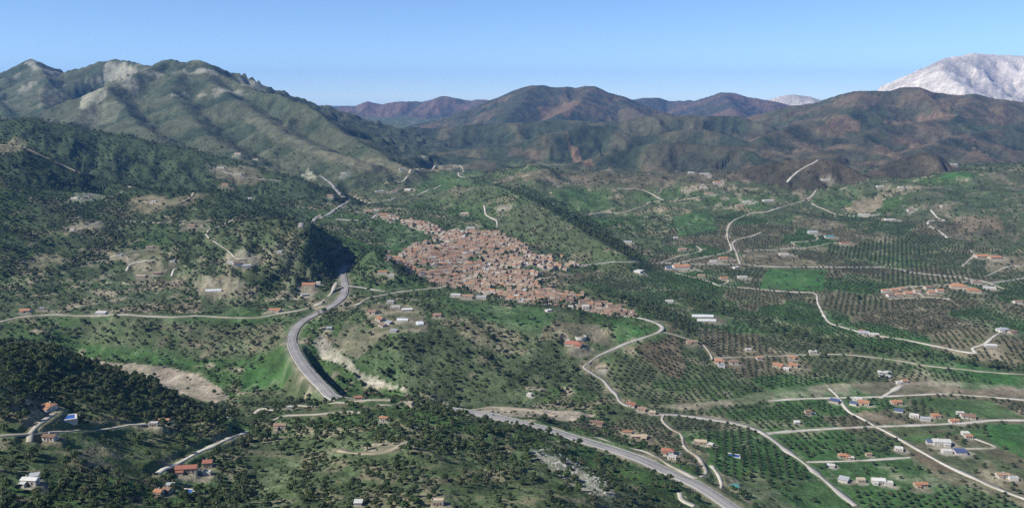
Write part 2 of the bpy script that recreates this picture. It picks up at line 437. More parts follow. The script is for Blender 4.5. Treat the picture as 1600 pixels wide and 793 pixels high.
def spline(P, step):
    """Catmull-Rom through P (n x k), resampled every step metres"""
    P = np.asarray(P, float)
    E = np.vstack([2 * P[0] - P[1], P, 2 * P[-1] - P[-2]])
    out = []
    for a, b, c, d in zip(E[:-3], E[1:-2], E[2:-1], E[3:]):
        n = max(2, int(np.hypot(*(c - b)[:2]) / step))
        s = np.linspace(0, 1, n, endpoint=False)[:, None]
        out.append(0.5 * (2 * b + (c - a) * s + (2 * a - 5 * b + 4 * c - d) * s ** 2 + (3 * b - a - 3 * c + d) * s ** 3))
    out.append(P[-1:])
    return np.vstack(out)

def smooth(z, n):
    if n < 1 or len(z) < 4:
        return z
    n = min(n, (len(z) - 1) // 2)
    k = np.hanning(2 * n + 3)[1:-1]; k /= k.sum()
    zz = np.concatenate([np.full(n, z[0]), z, np.full(n, z[-1])])
    return np.convolve(zz, k, 'valid')

# ------------------------------------------------------------------ roads: traced in the photograph, laid on the ground
HWY = [(1260, 880, 25), (1200, 835, 27), (1145, 795, 28), (1100, 764, 30), (1070, 749, 31), (1040, 736, 32), (1000, 717, 34), (950, 700, 36), (900, 685, 38), (850, 670, 40), (800, 657, 42), (765, 649, 43), (735, 644, 44), (680, 637, 45), (630, 632, 45), (580, 627, 44.5),
       (525, 622, 44), (505, 605, 44), (485, 585, 44), (470, 565, 44), (460, 547, 44), (456, 530, 44), (462, 513, 44), (478, 499, 44), (500, 488, 44), (520, 477, 44.5), (534, 465, 45), (539, 450, 45), (537, 437, 45.5), (535, 424, 46), (541, 414, 47)]
ROADS = [
 # pts, width, material, name, label
 ([(470, 357), (490, 346), (512, 336), (535, 320), (545, 310), (532, 303), (522, 292), (508, 280), (502, 274)], 11, 'asphalt', 'highway', 'far stretch of highway winding up the valley beyond the dark hill'),
 ([(0, 503), (20, 497), (50, 493), (100, 492), (160, 493), (230, 494), (270, 495), (310, 493), (340, 495), (380, 496), (410, 495), (440, 489), (470, 484), (492, 478), (510, 467), (521, 452), (526, 440)], 8.0, 'pale', 'lane', 'pale lane running along the terrace above the dry river bed'),
 ([(542, 446), (576, 451), (602, 455)], 5, 'grey', 'lane', 'short grey lane leaving the highway bend towards the hilltop hamlet'),
 ([(535, 481), (560, 475), (576, 466), (614, 458), (650, 453), (690, 449)], 7, 'pale', 'road', 'broad pale road from the hilltop hamlet into the town'),
 ([(0, 678), (47, 677), (80, 674), (125, 671), (190, 665), (228, 664)], 5.5, 'pale', 'lane', 'pale lane across the wooded hill, past the house with a swimming pool'),
 ([(47, 677), (60, 662), (75, 651), (92, 643)], 5, 'pale', 'driveway', 'pale driveway climbing to the orange-roofed house with a pool'),
 ([(47, 677), (46, 690)], 5, 'pale', 'driveway', 'short pale driveway dropping to the brown house below the lane'),
 ([(245, 739), (256, 730), (300, 711), (340, 693), (365, 681), (386, 674)], 6.5, 'white', 'track', 'wide white track leading to the large red-roofed house'),
 ([(352, 652), (400, 644), (430, 639), (480, 634), (530, 628), (560, 625), (610, 625)], 4.5, 'pale', 'track', 'pale track along the top of the wooded ridge'),
 ([(425, 656), (450, 650), (500, 646), (550, 643), (565, 644)], 4, 'pale', 'track', 'narrow pale track just under the wooded ridge top'),
 ([(590, 631), (615, 631), (632, 629), (645, 634)], 4, 'pale', 'track', 'short pale track on the ridge end above the highway'),
 ([(530, 705), (570, 706), (610, 703), (640, 692)], 5, 'tan', 'track', 'rutted tan track on the shoulder of the wooded foreground hill'),
 ([(920, 567), (935, 556), (960, 545), (1000, 529), (1033, 516), (1031, 507), (1010, 499), (980, 494), (950, 488), (925, 482), (890, 473), (850, 464)], 7.5, 'grey', 'road', 'grey road turning a sharp corner below the end of the town'),
 ([(1034, 517), (1060, 524), (1085, 533), (1100, 541), (1110, 552), (1113, 562)], 5, 'pale', 'lane', 'pale lane from the sharp road corner to the villas with a pool'),
 ([(920, 567), (912, 573), (930, 586), (945, 596), (960, 612), (968, 626), (980, 634)], 5, 'grey', 'lane', 'half-hidden grey lane going down to the red-roofed row by the river'),
 ([(1037, 648), (1035, 656), (1050, 670), (1065, 680), (1070, 697), (1092, 716), (1103, 735), (1095, 745), (1085, 743), (1050, 726), (1010, 706), (970, 696), (940, 687), (915, 681)], 4.5, 'pale', 'service_road', 'pale service road looping beside the highway embankment'),
 ([(1112, 728), (1124, 745), (1127, 760), (1118, 768)], 5, 'white', 'track', 'short white hooked track by the teal shed'),
 ([(1062, 770), (1066, 780), (1085, 790)], 5, 'white', 'track', 'white dirt track under the highway edge'),
 ([(1030, 647), (1060, 648), (1100, 653), (1150, 661), (1180, 670), (1200, 681), (1225, 700), (1250, 718), (1280, 742), (1310, 768), (1338, 790)], 6.5, 'grey', 'road', 'grey road beside the olive plots of the valley floor'),
 ([(1195, 677), (1240, 673), (1300, 669), (1365, 666), (1450, 663), (1520, 659), (1550, 656), (1600, 656), (1680, 657)], 5.5, 'white', 'lane', 'white lane crossing the valley floor between farm plots'),
 ([(1296, 606), (1309, 619), (1325, 641), (1345, 652), (1370, 666), (1400, 682), (1440, 705), (1480, 727), (1520, 745), (1560, 763), (1600, 778), (1660, 802)], 5.5, 'white', 'lane', 'long straight white lane running diagonally through the farm plots'),
 ([(1200, 626), (1240, 623), (1300, 621), (1350, 620), (1400, 618), (1440, 616), (1480, 615), (1550, 620), (1600, 624), (1680, 628)], 5, 'white', 'lane', 'white lane along the near bank of the sandy river bed'),
 ([(1375, 622), (1392, 612), (1408, 602)], 5.5, 'white', 'track', 'white track fording the river bed to the small orange-roofed house'),
 ([(1260, 721), (1310, 720), (1360, 718), (1422, 714)], 4, 'white', 'driveway', 'thin white driveway past the bright orange farmhouse'),
 ([(1490, 700), (1530, 700), (1556, 698), (1530, 687), (1512, 681)], 5, 'pale', 'driveway', 'pale bent driveway of the white warehouse farm'),
 ([(720, 638), (760, 637), (800, 637), (840, 642), (870, 648)], 5, 'tan', 'track', 'tan dirt track at the foot of the middle hill'),
 ([(815, 417), (845, 411), (875, 415), (920, 414), (950, 409), (990, 409), (1027, 411), (1100, 413), (1157, 413), (1200, 416), (1300, 417), (1390, 418), (1430, 426), (1500, 433), (1545, 441), (1600, 435), (1680, 428)], 8, 'grey', 'road', 'main grey road leaving the town across the valley'),
 ([(1060, 411), (1090, 404), (1115, 399), (1140, 393), (1143, 386), (1137, 371), (1139, 353), (1153, 341), (1178, 333), (1200, 330), (1230, 321), (1262, 311)], 7, 'pale', 'road', 'winding pale road climbing out of the valley to the upper farms'),
 ([(1262, 311), (1275, 322), (1295, 330), (1330, 337), (1360, 338)], 6, 'pale', 'lane', 'pale lane curving past the bare tan slope'),
 ([(1150, 393), (1145, 381), (1155, 373), (1175, 369), (1190, 363)], 6, 'pale', 'lane', 'short curved pale lane beside the winding road'),
 ([(1150, 393), (1180, 391), (1240, 388), (1280, 384), (1295, 380), (1330, 378)], 6, 'pale', 'lane', 'level pale lane through the upper groves'),
 ([(1240, 388), (1242, 382), (1237, 378), (1260, 377), (1277, 374), (1275, 367)], 5.5, 'pale', 'driveway', 'crooked pale driveway of the grey-roofed farm'),
 ([(1150, 393), (1157, 412)], 6, 'pale', 'lane', 'short pale link between the winding road and the main road'),
 ([(1030, 411), (1060, 401), (1095, 392), (1088, 384)], 5.5, 'pale', 'lane', 'pale lane climbing behind the large orange hall'),
 ([(912, 338), (930, 333), (950, 331), (975, 332), (1000, 323), (1015, 316), (1040, 314), (1070, 312), (1108, 308)], 7, 'pale', 'lane', 'pale lane along the far valley slope under the ridge'),
 ([(965, 294), (1000, 295), (1020, 304), (1038, 313)], 8, 'pale', 'track', 'broad pale track dropping off the far ridge'),
 ([(1200, 453), (1240, 456), (1273, 458), (1278, 473), (1288, 493), (1297, 504), (1318, 511), (1351, 520), (1400, 528), (1452, 538), (1500, 548), (1524, 551), (1520, 543), (1540, 536), (1558, 522), (1568, 516)], 5, 'white', 'lane', 'white lane zigzagging between the groves to a grey farmhouse'),
 ([(1115, 559), (1200, 556), (1300, 553), (1390, 561), (1450, 571), (1520, 578), (1600, 584), (1680, 590)], 3.5, 'pale', 'track', 'thin pale track between the dark scarp and the planted rows'),
 ([(1055, 426), (1080, 432), (1110, 440), (1125, 446), (1160, 449), (1200, 453)], 5, 'pale', 'lane', 'pale lane slanting below the main road'),
 ([(1125, 446), (1138, 440), (1136, 433)], 5, 'pale', 'driveway', 'small hooked driveway at a house below the main road'),
 ([(1230, 288), (1233, 280), (1245, 270), (1255, 262), (1270, 256), (1278, 249)], 9, 'white', 'track', 'white track zigzagging up the brown cone hill'),
 ([(1262, 311), (1272, 302), (1275, 297)], 7, 'pale', 'track', 'stub of pale track above the winding road'),
 ([(1455, 327), (1465, 340), (1476, 345), (1453, 345), (1452, 352), (1470, 362), (1481, 372)], 7, 'white', 'track', 'white hairpin track on the scrub hillside'),
 ([(1502, 417), (1513, 408), (1522, 398), (1516, 390)], 6, 'pale', 'driveway', 'pale driveway up to the pair of orange houses'),
 ([(1372, 453), (1420, 448), (1480, 444), (1530, 438), (1570, 451)], 6, 'pale', 'street', 'upper street of the orange-roofed estate'),
 ([(1385, 467), (1440, 464), (1485, 467)], 6, 'pale', 'street', 'lower street of the orange-roofed estate'),
 ([(1422, 447), (1445, 464)], 5, 'pale', 'street', 'cross street of the orange-roofed estate'),
 ([(198, 424), (203, 413), (220, 408), (243, 406)], 4.5, 'white', 'track', 'white curved track on the terraced hillside above the lane'),
 ([(268, 432), (272, 421), (280, 418)], 4.5, 'white', 'track', 'short white track beside the terraced house'),
 ([(235, 433), (262, 421)], 4, 'pale', 'track', 'pale path between terraces'),
 ([(365, 343), (345, 352), (326, 360), (323, 366), (340, 380), (360, 397), (375, 405), (400, 401)], 5, 'pale', 'lane', 'pale lane looping round the end of the dark hill'),
 ([(108, 362), (135, 354), (157, 347)], 5, 'pale', 'track', 'pale track end reaching a hut in the forest clearing'),
 ([(160, 408), (182, 399), (205, 393), (232, 391)], 5, 'pale', 'track', 'pale track between huts on the lower forest slope'),
 ([(212, 313), (238, 317), (262, 318), (300, 304), (335, 300)], 6, 'tan', 'track', 'tan track over the bare crest of the forest spur'),
 ([(335, 262), (352, 270), (372, 276), (400, 280), (440, 284)], 7, 'pale', 'track', 'pale track along the upper forest valley'),
 ([(155, 347), (190, 346), (225, 347), (260, 348), (295, 344)], 4.5, 'pale', 'track', 'level pale track across the forest slope'),
 ([(0, 226), (35, 228), (60, 240), (100, 258), (140, 273), (180, 286), (205, 294)], 9, 'tan', 'firebreak', 'tan firebreak following the forested spur'),
 ([(757, 320), (760, 335), (775, 343), (777, 356)], 6.5, 'white', 'track', 'white track winding down the grassy hill behind the town'),
 ([(553, 307), (584, 316), (642, 306), (665, 299), (690, 289)], 7, 'pale', 'lane', 'pale lane across the fields beyond the town'),
 ([(525, 342), (575, 343), (592, 334), (615, 338)], 7, 'grey', 'lane', 'grey lane joining the far end of the town to the highway'),
 ([(615, 283), (640, 268), (680, 258), (716, 258), (724, 266), (717, 274), (742, 277)], 8, 'pale', 'track', 'pale track over the tan rise beyond the fields'),
 ([(1540, 432), (1572, 418), (1600, 414)], 6, 'pale', 'lane', 'pale lane at the edge of the tan terraces'),
]
ROAD_DATA = []
hp = spline(np.array([at_z(*p) for p in HWY]), 5.0)
hp[:, 2] = smooth(hp[:, 2], 12)
for pts, w, mat, name, label in ROADS:
    P = np.array([cast(u, v) for u, v in pts])
    far = P[:, 1].mean()
    # a point that slipped past a crest would make a spike: keep neighbours in reach
    S = spline(P, 4.0 if far < 1600 else 8.0)
    z = sample(HGT, S[:, 0], S[:, 1])
    S[:, 2] = smooth(z, 6)
    ROAD_DATA.append([S, w, mat, name, label])
for S, w, mat, name, label in ROAD_DATA:
    flatten_at(S, w / 2 + 1.0, 5.0, -0.25)
flatten_at(hp[hp[:, 1] > 1480], 9.0, 55.0, -0.35)
flatten_at(hp, 8.5, 16.0, -0.35)

# ------------------------------------------------------------------ materials
def new_mat(name):
    m = bpy.data.materials.new(name)
    m.use_nodes = True
    nt = m.node_tree
    b = nt.nodes['Principled BSDF']
    b.inputs['Specular IOR Level'].default_value = 0.25
    b.inputs['Roughness'].default_value = 0.85
    return m, nt, b

def nd(nt, t, **kw):
    n = nt.nodes.new(t)
    for k, v in kw.items():
        setattr(n, k, v)
    return n

def mixc(nt, fac, a, b, blend='MIX'):
    n = nd(nt, 'ShaderNodeMix', data_type='RGBA', blend_type=blend)
    n.clamp_factor = True
    for sock, val in ((n.inputs[0], fac), (n.inputs[6], a), (n.inputs[7], b)):
        if hasattr(val, 'is_output'):
            nt.links.new(val, sock)
        elif isinstance(val, (tuple, list)):
            sock.default_value = (*val[:3], 1)
        else:
            sock.default_value = val
    return n.outputs[2]

def noise_fac(nt, vec, scale, detail=3, lo=0.35, hi=0.65, rough=0.55):
    n = nd(nt, 'ShaderNodeTexNoise')
    n.inputs['Scale'].default_value = scale
    n.inputs['Detail'].default_value = detail
    n.inputs['Roughness'].default_value = rough
    nt.links.new(vec, n.inputs['Vector'])
    r = nd(nt, 'ShaderNodeMapRange')
    r.inputs[1].default_value = lo; r.inputs[2].default_value = hi
    nt.links.new(n.outputs['Fac'], r.inputs[0])
    return r.outputs[0]

def obj_mat(name, c1, c2, scale=0.4, rough=0.85, spec=0.25, bump=0.0, rnd=0.0, wave=0.0):
    """two-tone weathered procedural paint; rnd shifts brightness per object"""
    m, nt, b = new_mat(name)
    tc = nd(nt, 'ShaderNodeTexCoord')
    f = noise_fac(nt, tc.outputs['Object'], scale, 5)
    col = mixc(nt, f, c1, c2)
    f2 = noise_fac(nt, tc.outputs['Object'], scale * 6, 3, 0.3, 0.7)
    d = tuple(x * 0.72 for x in c1)
    k = nd(nt, 'ShaderNodeMath', operation='MULTIPLY'); k.inputs[1].default_value = 0.45
    nt.links.new(f2, k.inputs[0])
    col = mixc(nt, k.outputs[0], col, d)
    if wave:
        w = nd(nt, 'ShaderNodeTexWave', wave_type='BANDS', bands_direction='X')
        w.inputs['Scale'].default_value = wave; w.inputs['Distortion'].default_value = 0.6
        nt.links.new(tc.outputs['Object'], w.inputs['Vector'])
        wf = nd(nt, 'ShaderNodeMath', operation='MULTIPLY'); wf.inputs[1].default_value = 0.35
        nt.links.new(w.outputs['Fac'], wf.inputs[0])
        col = mixc(nt, wf.outputs[0], col, d)
    if rnd:
        oi = nd(nt, 'ShaderNodeObjectInfo')
        r = nd(nt, 'ShaderNodeMapRange'); r.inputs[3].default_value = 1 - rnd; r.inputs[4].default_value = 1 + rnd
        nt.links.new(oi.outputs['Random'], r.inputs[0])
        h = nd(nt, 'ShaderNodeHueSaturation')
        nt.links.new(r.outputs[0], h.inputs['Value']); nt.links.new(col, h.inputs['Color'])
        col = h.outputs[0]
    nt.links.new(col, b.inputs['Base Color'])
    b.inputs['Roughness'].default_value = rough
    b.inputs['Specular IOR Level'].default_value = spec
    return m

def road_mat(name, c1, c2, c3, scale=0.25):
    m, nt, b = new_mat(name)
    g = nd(nt, 'ShaderNodeNewGeometry')
    f = noise_fac(nt, g.outputs['Position'], scale, 5, 0.35, 0.68)
    f2 = noise_fac(nt, g.outputs['Position'], 0.035, 4, 0.42, 0.66)
    col = mixc(nt, f2, mixc(nt, f, c1, c2), c3)
    nt.links.new(col, b.inputs['Base Color'])
    b.inputs['Roughness'].default_value = 0.9
    return m

MAT = {
 'asphalt': road_mat('asphalt', (0.215, 0.205, 0.195), (0.175, 0.168, 0.16), (0.26, 0.245, 0.23)),
 'grey': road_mat('worn_tarmac', (0.30, 0.285, 0.26), (0.24, 0.225, 0.20), (0.36, 0.34, 0.30)),
 'pale': road_mat('pale_gravel', (0.40, 0.37, 0.31), (0.31, 0.285, 0.225), (0.23, 0.21, 0.15)),
 'white': road_mat('white_gravel', (0.50, 0.47, 0.41), (0.40, 0.375, 0.32), (0.30, 0.28, 0.22)),
 'tan': road_mat('tan_dirt', (0.34, 0.29, 0.21), (0.27, 0.225, 0.16), (0.20, 0.18, 0.12)),
 'paint': obj_mat('road_paint', (0.62, 0.62, 0.58), (0.52, 0.52, 0.48)),
 'steel': obj_mat('galvanised_steel', (0.42, 0.43, 0.44), (0.34, 0.35, 0.36), rough=0.5, spec=0.5),
 'concrete': obj_mat('concrete', (0.45, 0.43, 0.39), (0.35, 0.33, 0.30), 0.15),
 'rock': obj_mat('limestone', (0.32, 0.31, 0.28), (0.20, 0.20, 0.18), 0.5, bump=0.4, rnd=0.18),
 'wall_white': obj_mat('whitewashed_wall', (0.54, 0.51, 0.465), (0.44, 0.41, 0.365), 0.3, rnd=0.08),
 'wall_cream': obj_mat('cream_wall', (0.43, 0.375, 0.295), (0.34, 0.295, 0.23), 0.3, rnd=0.1),
 'wall_tan': obj_mat('stone_wall', (0.40, 0.33, 0.25), (0.30, 0.25, 0.19), 0.5, rnd=0.1),
 'roof_orange': obj_mat('orange_tiles', (0.38, 0.19, 0.105), (0.30, 0.155, 0.09), 0.5, rnd=0.12, wave=2.2),
 'roof_red': obj_mat('red_tiles', (0.32, 0.135, 0.09), (0.25, 0.11, 0.078), 0.5, rnd=0.12, wave=2.2),
 'roof_brown': obj_mat('brown_tiles', (0.215, 0.14, 0.098), (0.16, 0.105, 0.075), 0.5, rnd=0.15, wave=2.2),
 'roof_pink': obj_mat('faded_tiles', (0.30, 0.205, 0.14), (0.225, 0.155, 0.105), 0.5, rnd=0.15, wave=2.2),
 'roof_white': obj_mat('white_roof', (0.54, 0.53, 0.50), (0.44, 0.43, 0.40), 0.3, rnd=0.1),
 'roof_grey': obj_mat('grey_sheet_roof', (0.36, 0.37, 0.38), (0.28, 0.29, 0.30), 0.3, rough=0.6, rnd=0.1, wave=1.6),
 'roof_blue': obj_mat('blue_sheet_roof', (0.09, 0.12, 0.21), (0.075, 0.10, 0.17), 0.3, rough=0.6, wave=1.6),
 'roof_slate': obj_mat('dark_blue_sheet_roof', (0.075, 0.10, 0.20), (0.06, 0.08, 0.15), 0.3, rough=0.6, wave=1.6),
 'roof_teal': obj_mat('teal_sheet_roof', (0.08, 0.24, 0.22), (0.06, 0.18, 0.17), 0.3, rough=0.6, wave=1.6),
 'roof_tan': obj_mat('tan_screed_roof', (0.48, 0.38, 0.27), (0.40, 0.31, 0.22), 0.3, rnd=0.1),
 'plastic': obj_mat('greenhouse_film', (0.62, 0.64, 0.64), (0.50, 0.53, 0.53), 0.25, rough=0.45, spec=0.4),
 'glass': obj_mat('window_glass', (0.035, 0.04, 0.045), (0.025, 0.03, 0.035), rough=0.15, spec=0.6),
 'door': obj_mat('timber_door', (0.16, 0.09, 0.05), (0.12, 0.07, 0.04)),
 'water': obj_mat('pool_water', (0.03, 0.10, 0.34), (0.025, 0.085, 0.28), 0.2, rough=0.08, spec=0.5),
 'bark': obj_mat('bark', (0.10, 0.08, 0.06), (0.07, 0.055, 0.04), 1.0),
}

def leaf_mat(name, cols, var=0.35):
    """foliage: colour differs per tree and per leaf clump"""
    m, nt, b = new_mat(name)
    oi = nd(nt, 'ShaderNodeObjectInfo')
    g = nd(nt, 'ShaderNodeNewGeometry')
    cr = nd(nt, 'ShaderNodeValToRGB')
    cr.color_ramp.elements[0].color = (*cols[0], 1)
    cr.color_ramp.elements[1].color = (*cols[-1], 1)
    for i, c in enumerate(cols[1:-1]):
        e = cr.color_ramp.elements.new((i + 1) / (len(cols) - 1)); e.color = (*c, 1)
    nt.links.new(oi.outputs['Random'], cr.inputs[0])
    r = nd(nt, 'ShaderNodeMapRange'); r.inputs[3].default_value = 1 - var; r.inputs[4].default_value = 1 + var
    nt.links.new(g.outputs['Random Per Island'], r.inputs[0])
    h = nd(nt, 'ShaderNodeHueSaturation')
    nt.links.new(r.outputs[0], h.inputs['Value']); nt.links.new(cr.outputs[0], h.inputs['Color'])
    nt.links.new(h.outputs[0], b.inputs['Base Color'])
    b.inputs['Roughness'].default_value = 0.7
    b.inputs['Specular IOR Level'].default_value = 0.2
    tr = nd(nt, 'ShaderNodeBsdfTranslucent'); nt.links.new(h.outputs[0], tr.inputs['Color'])
    mx = nd(nt, 'ShaderNodeMixShader'); mx.inputs[0].default_value = 0.42
    nt.links.new(b.outputs[0], mx.inputs[1]); nt.links.new(tr.outputs[0], mx.inputs[2])
    nt.links.new(mx.outputs[0], nt.nodes['Material Output'].inputs['Surface'])
    return m

MAT['leaf_olive'] = leaf_mat('olive_leaves', [(0.074, 0.106, 0.056), (0.092, 0.120, 0.066), (0.066, 0.100, 0.048), (0.108, 0.128, 0.076)])
MAT['leaf_oak'] = leaf_mat('oak_and_pine_leaves', [(0.068, 0.110, 0.046), (0.106, 0.150, 0.056), (0.056, 0.092, 0.044), (0.132, 0.152, 0.070), (0.080, 0.116, 0.054), (0.116, 0.122, 0.072)], 0.5)
MAT['leaf_shrub'] = leaf_mat('shrub_leaves', [(0.086, 0.116, 0.058), (0.130, 0.140, 0.076), (0.074, 0.108, 0.052), (0.124, 0.118, 0.078)], 0.45)

# ------------------------------------------------------------------ bookkeeping
def tag(o, label=None, cat=None, group=None, kind=None):
    if label: o['label'] = label
    if cat: o['category'] = cat
    if group: o['group'] = group
    if kind: o['kind'] = kind
    return o

def link(name, me, mat=None, parent=None):
    o = bpy.data.objects.new(name, me)
    COL.objects.link(o)
    if mat is not None and me is not None and len(me.materials) == 0:
        for k in (mat if isinstance(mat, (list, tuple)) else [mat]):
            me.materials.append(MAT[k] if isinstance(k, str) else k)
    if parent is not None:
        o.parent = parent
    return o

def empty(name, loc, rz=0.0, scale=1.0):
    o = bpy.data.objects.new(name, None)
    o.empty_display_size = 1.0
    COL.objects.link(o)
    o.location = loc
    o.rotation_euler = (0, 0, rz)
    o.scale = (scale,) * 3 if np.isscalar(scale) else scale
    return o

def fast_mesh(name, V, F, smooth_=False, midx=None):
    """V n x 3, F m x k (all faces with k corners)"""
    me = bpy.data.meshes.new(name)
    V = np.asarray(V, np.float32); F = np.asarray(F, np.int32)
    k = F.shape[1]
    me.vertices.add(len(V)); me.vertices.foreach_set('co', V.ravel())
    me.loops.add(F.size); me.loops.foreach_set('vertex_index', F.ravel())
    me.polygons.add(len(F)); me.polygons.foreach_set('loop_start', np.arange(0, F.size, k, dtype=np.int32))
    if midx is not None:
        me.polygons.foreach_set('material_index', np.asarray(midx, np.int32))
    if smooth_:
        me.polygons.foreach_set('use_smooth', np.ones(len(F), bool))
    me.update(calc_edges=True)
    return me

# ------------------------------------------------------------------ ground pads of houses are needed before the terrain is meshed
# (u, v, width in photo px, depth/width, wall height, turn in degrees, roof kind, roof colour, wall colour, name, label)
HOUSES = []
def H(u, v, w, dr, h, rz, kind, roof, wall, label, name='farmhouse'):
    HOUSES.append((u, v, w, dr, h, rz, kind, roof, wall, name, label))
# left hillside and terraces
H(40, 487, 14, .7, 4, 10, 'gable', 'orange', 'white', 'small orange-roofed house at the start of the lane above the river bed')
H(65, 483, 8, .8, 3, 20, 'flat', 'white', 'white', 'small flat white hut beside the orange-roofed house at the lane start', 'hut')
H(158, 490, 16, .5, 3, 0, 'shed', 'white', 'white', 'white lean-to shed standing right on the pale lane edge', 'shed')
H(220, 433, 17, .7, 4, 8, 'flat', 'tan', 'cream', 'tan flat-roofed house on the terraced hillside')
H(246, 428, 11, .7, 3.5, 15, 'gable', 'pink', 'cream', 'small faded-roof house above the tan terraced house')
H(270, 408, 8, .9, 3.5, 0, 'flat', 'white', 'white', 'little white house by the short curved track on the terraces')
H(300, 354, 12, .8, 4, 0, 'gable', 'pink', 'cream', 'faded pink-roofed house under the level forest track')
H(316, 354, 8, .8, 3.5, 0, 'flat', 'white', 'cream', 'small pale annexe next to the faded pink-roofed forest house')
H(370, 413, 12, 1.0, 4, 25, 'gable', 'brown', 'white', 'brown-roofed farmhouse at the looping lane end')
H(385, 416, 14, .6, 4, 10, 'shed', 'grey', 'white', 'grey sheet-roofed barn beside the brown-roofed farmhouse', 'barn')
H(361, 411, 12, .6, 4, 0, 'flat', 'white', 'white', 'white flat-roofed house touching the brown-roofed farmhouse yard')
H(334, 456, 26, .3, 3, 8, 'tunnel', 'plastic', 'plastic', 'long pale greenhouse tunnel on the bare hillside terrace', 'greenhouse')
H(118, 310, 12, .6, 3, -15, 'flat', 'white', 'white', 'lone white house in a clearing of the forest slope')
H(430, 486, 20, .5, 4, -6, 'gable', 'orange', 'white', 'orange-roofed farmhouse beside the pale lane near the highway')
H(483, 448, 22, .6, 4, 0, 'gable', 'orange', 'cream', 'wide orange-roofed house at the foot of the dark hill by the highway')
H(497, 443, 9, .8, 4, 0, 'flat', 'white', 'white', 'small white block next to the wide orange-roofed house by the highway')
H(476, 462, 12, .6, 3.5, 30, 'flat', 'white', 'white', 'white house on the slope below the wide orange-roofed house')
H(437, 394, 9, .8, 3.5, 0, 'flat', 'white', 'white', 'white cottage on the grassy flank of the dark hill')
H(112, 360, 10, .7, 3.5, 0, 'flat', 'white', 'white', 'white hut at the end of the pale track in the forest clearing', 'hut')
H(186, 400, 9, .7, 3.5, 10, 'flat', 'white', 'white', 'white hut beside the pale track on the lower forest slope', 'hut')
H(234, 388, 11, .6, 3.5, 10, 'gable', 'pink', 'white', 'faded-roofed cottage where the lower forest track ends')
H(240, 316, 10, .6, 3.5, 0, 'flat', 'white', 'white', 'white cottage beside the tan track on the bare crest')
H(372, 273, 12, .5, 4, 0, 'flat', 'white', 'white', 'white farm on the pale track of the upper forest valley')
H(400, 250, 10, .5, 4, -10, 'flat', 'white', 'cream', 'pale house on the mountain shoulder above the forest')
# hilltop hamlet
H(594, 500, 14, .8, 4.5, -30, 'gable', 'orange', 'white', 'bright orange-roofed house in the hilltop hamlet')
H(583, 489, 16, .7, 4, -30, 'gable', 'brown', 'cream', 'brown-roofed house at the hamlet track bend')
H(607, 505, 11, .8, 3.5, -30, 'shed', 'grey', 'white', 'grey-blue roofed shed behind the bright orange hamlet house', 'shed')
H(615, 518, 12, .8, 3, -10, 'shed', 'grey', 'white', 'small grey shed on the slope below the hamlet', 'shed')
H(598, 509, 13, .6, 3.5, -30, 'gable', 'brown', 'white', 'low brown-roofed outbuilding below the bright orange hamlet house', 'outbuilding')
H(610, 473, 12, .8, 4, 0, 'flat', 'grey', 'white', 'grey flat-roofed house behind the hamlet')
H(618, 481, 18, .4, 4, -5, 'flat', 'white', 'white', 'long white house in the middle of the hamlet')
H(636, 485, 18, .4, 3, 8, 'shed', 'white', 'white', 'white long shed on the hamlet edge', 'shed')
H(629, 500, 20, .35, 3, -5, 'tunnel', 'plastic', 'plastic', 'pale greenhouse tunnel in the hamlet', 'greenhouse')
H(656, 506, 11, 1.6, 3, 20, 'tunnel', 'plastic', 'plastic', 'white greenhouse tunnel turned downhill outside the hamlet', 'greenhouse')
H(683, 494, 14, .8, 4, 0, 'gable', 'pink', 'cream', 'faded pink-roofed ruin on the middle hill crest')
H(514, 514, 10, .8, 3, 10, 'shed', 'grey', 'white', 'grey shed above the highway cutting', 'shed')
H(598, 428, 16, .6, 4, 0, 'gable', 'orange', 'white', 'orange-roofed villa on the grass below the town edge')
H(612, 431, 9, .8, 4, 0, 'flat', 'white', 'white', 'white flat house beside the orange villa below the town edge')
H(712, 463, 18, .5, 5, -4, 'flat', 'white', 'white', 'pale block at the end of the terrace row below the town', 'row_house')
H(731, 465, 20, .5, 5, -6, 'gable', 'pink', 'cream', 'faded-roofed middle house of the terrace row below the town', 'row_house')
H(752, 466, 18, .5, 5, -6, 'flat', 'grey', 'white', 'grey-roofed house closing the terrace row below the town', 'row_house')
H(857, 486, 10, .9, 3, 30, 'flat', 'white', 'white', 'white hut on the green hill crest below the long tail of the town', 'hut')
H(897, 540, 30, .55, 5, -18, 'hip', 'red', 'cream', 'large red hipped-roof house beside the round walled yard')
H(887, 527, 7, .9, 3, 0, 'flat', 'white', 'white', 'little white shed next to the round walled yard', 'shed')
H(939, 575, 18, .5, 3.5, 5, 'flat', 'tan', 'cream', 'tan flat-roofed shed under the grey road corner', 'shed')
H(1081, 536, 18, .6, 4, 0, 'gable', 'pink', 'cream', 'faded pink-roofed house on the bare knoll by the brown grove')
H(1124, 566, 18, .7, 4, -10, 'hip', 'orange', 'white', 'orange-roofed villa at the lane end with a pool in front')
H(1146, 567, 16, .6, 4, -10, 'gable', 'brown', 'white', 'brown-roofed villa next to the orange villa with a pool')
H(1186, 561, 10, .7, 4, 0, 'gable', 'orange', 'white', 'small orange house near the thin pale track')
H(1216, 572, 18, .7, 4, -30, 'gable', 'orange', 'cream', 'first orange farmhouse of the trio below the thin track')
H(1240, 572, 16, .7, 4, -30, 'gable', 'orange', 'cream', 'second orange farmhouse of the trio, with white walls around it')
H(1228, 578, 12, .7, 4, -30, 'flat', 'white', 'white', 'white house between the two orange farmhouses below the thin track')
H(1237, 560, 12, .5, 4, -15, 'gable', 'orange', 'cream', 'narrow orange-roofed house touching the thin pale track')
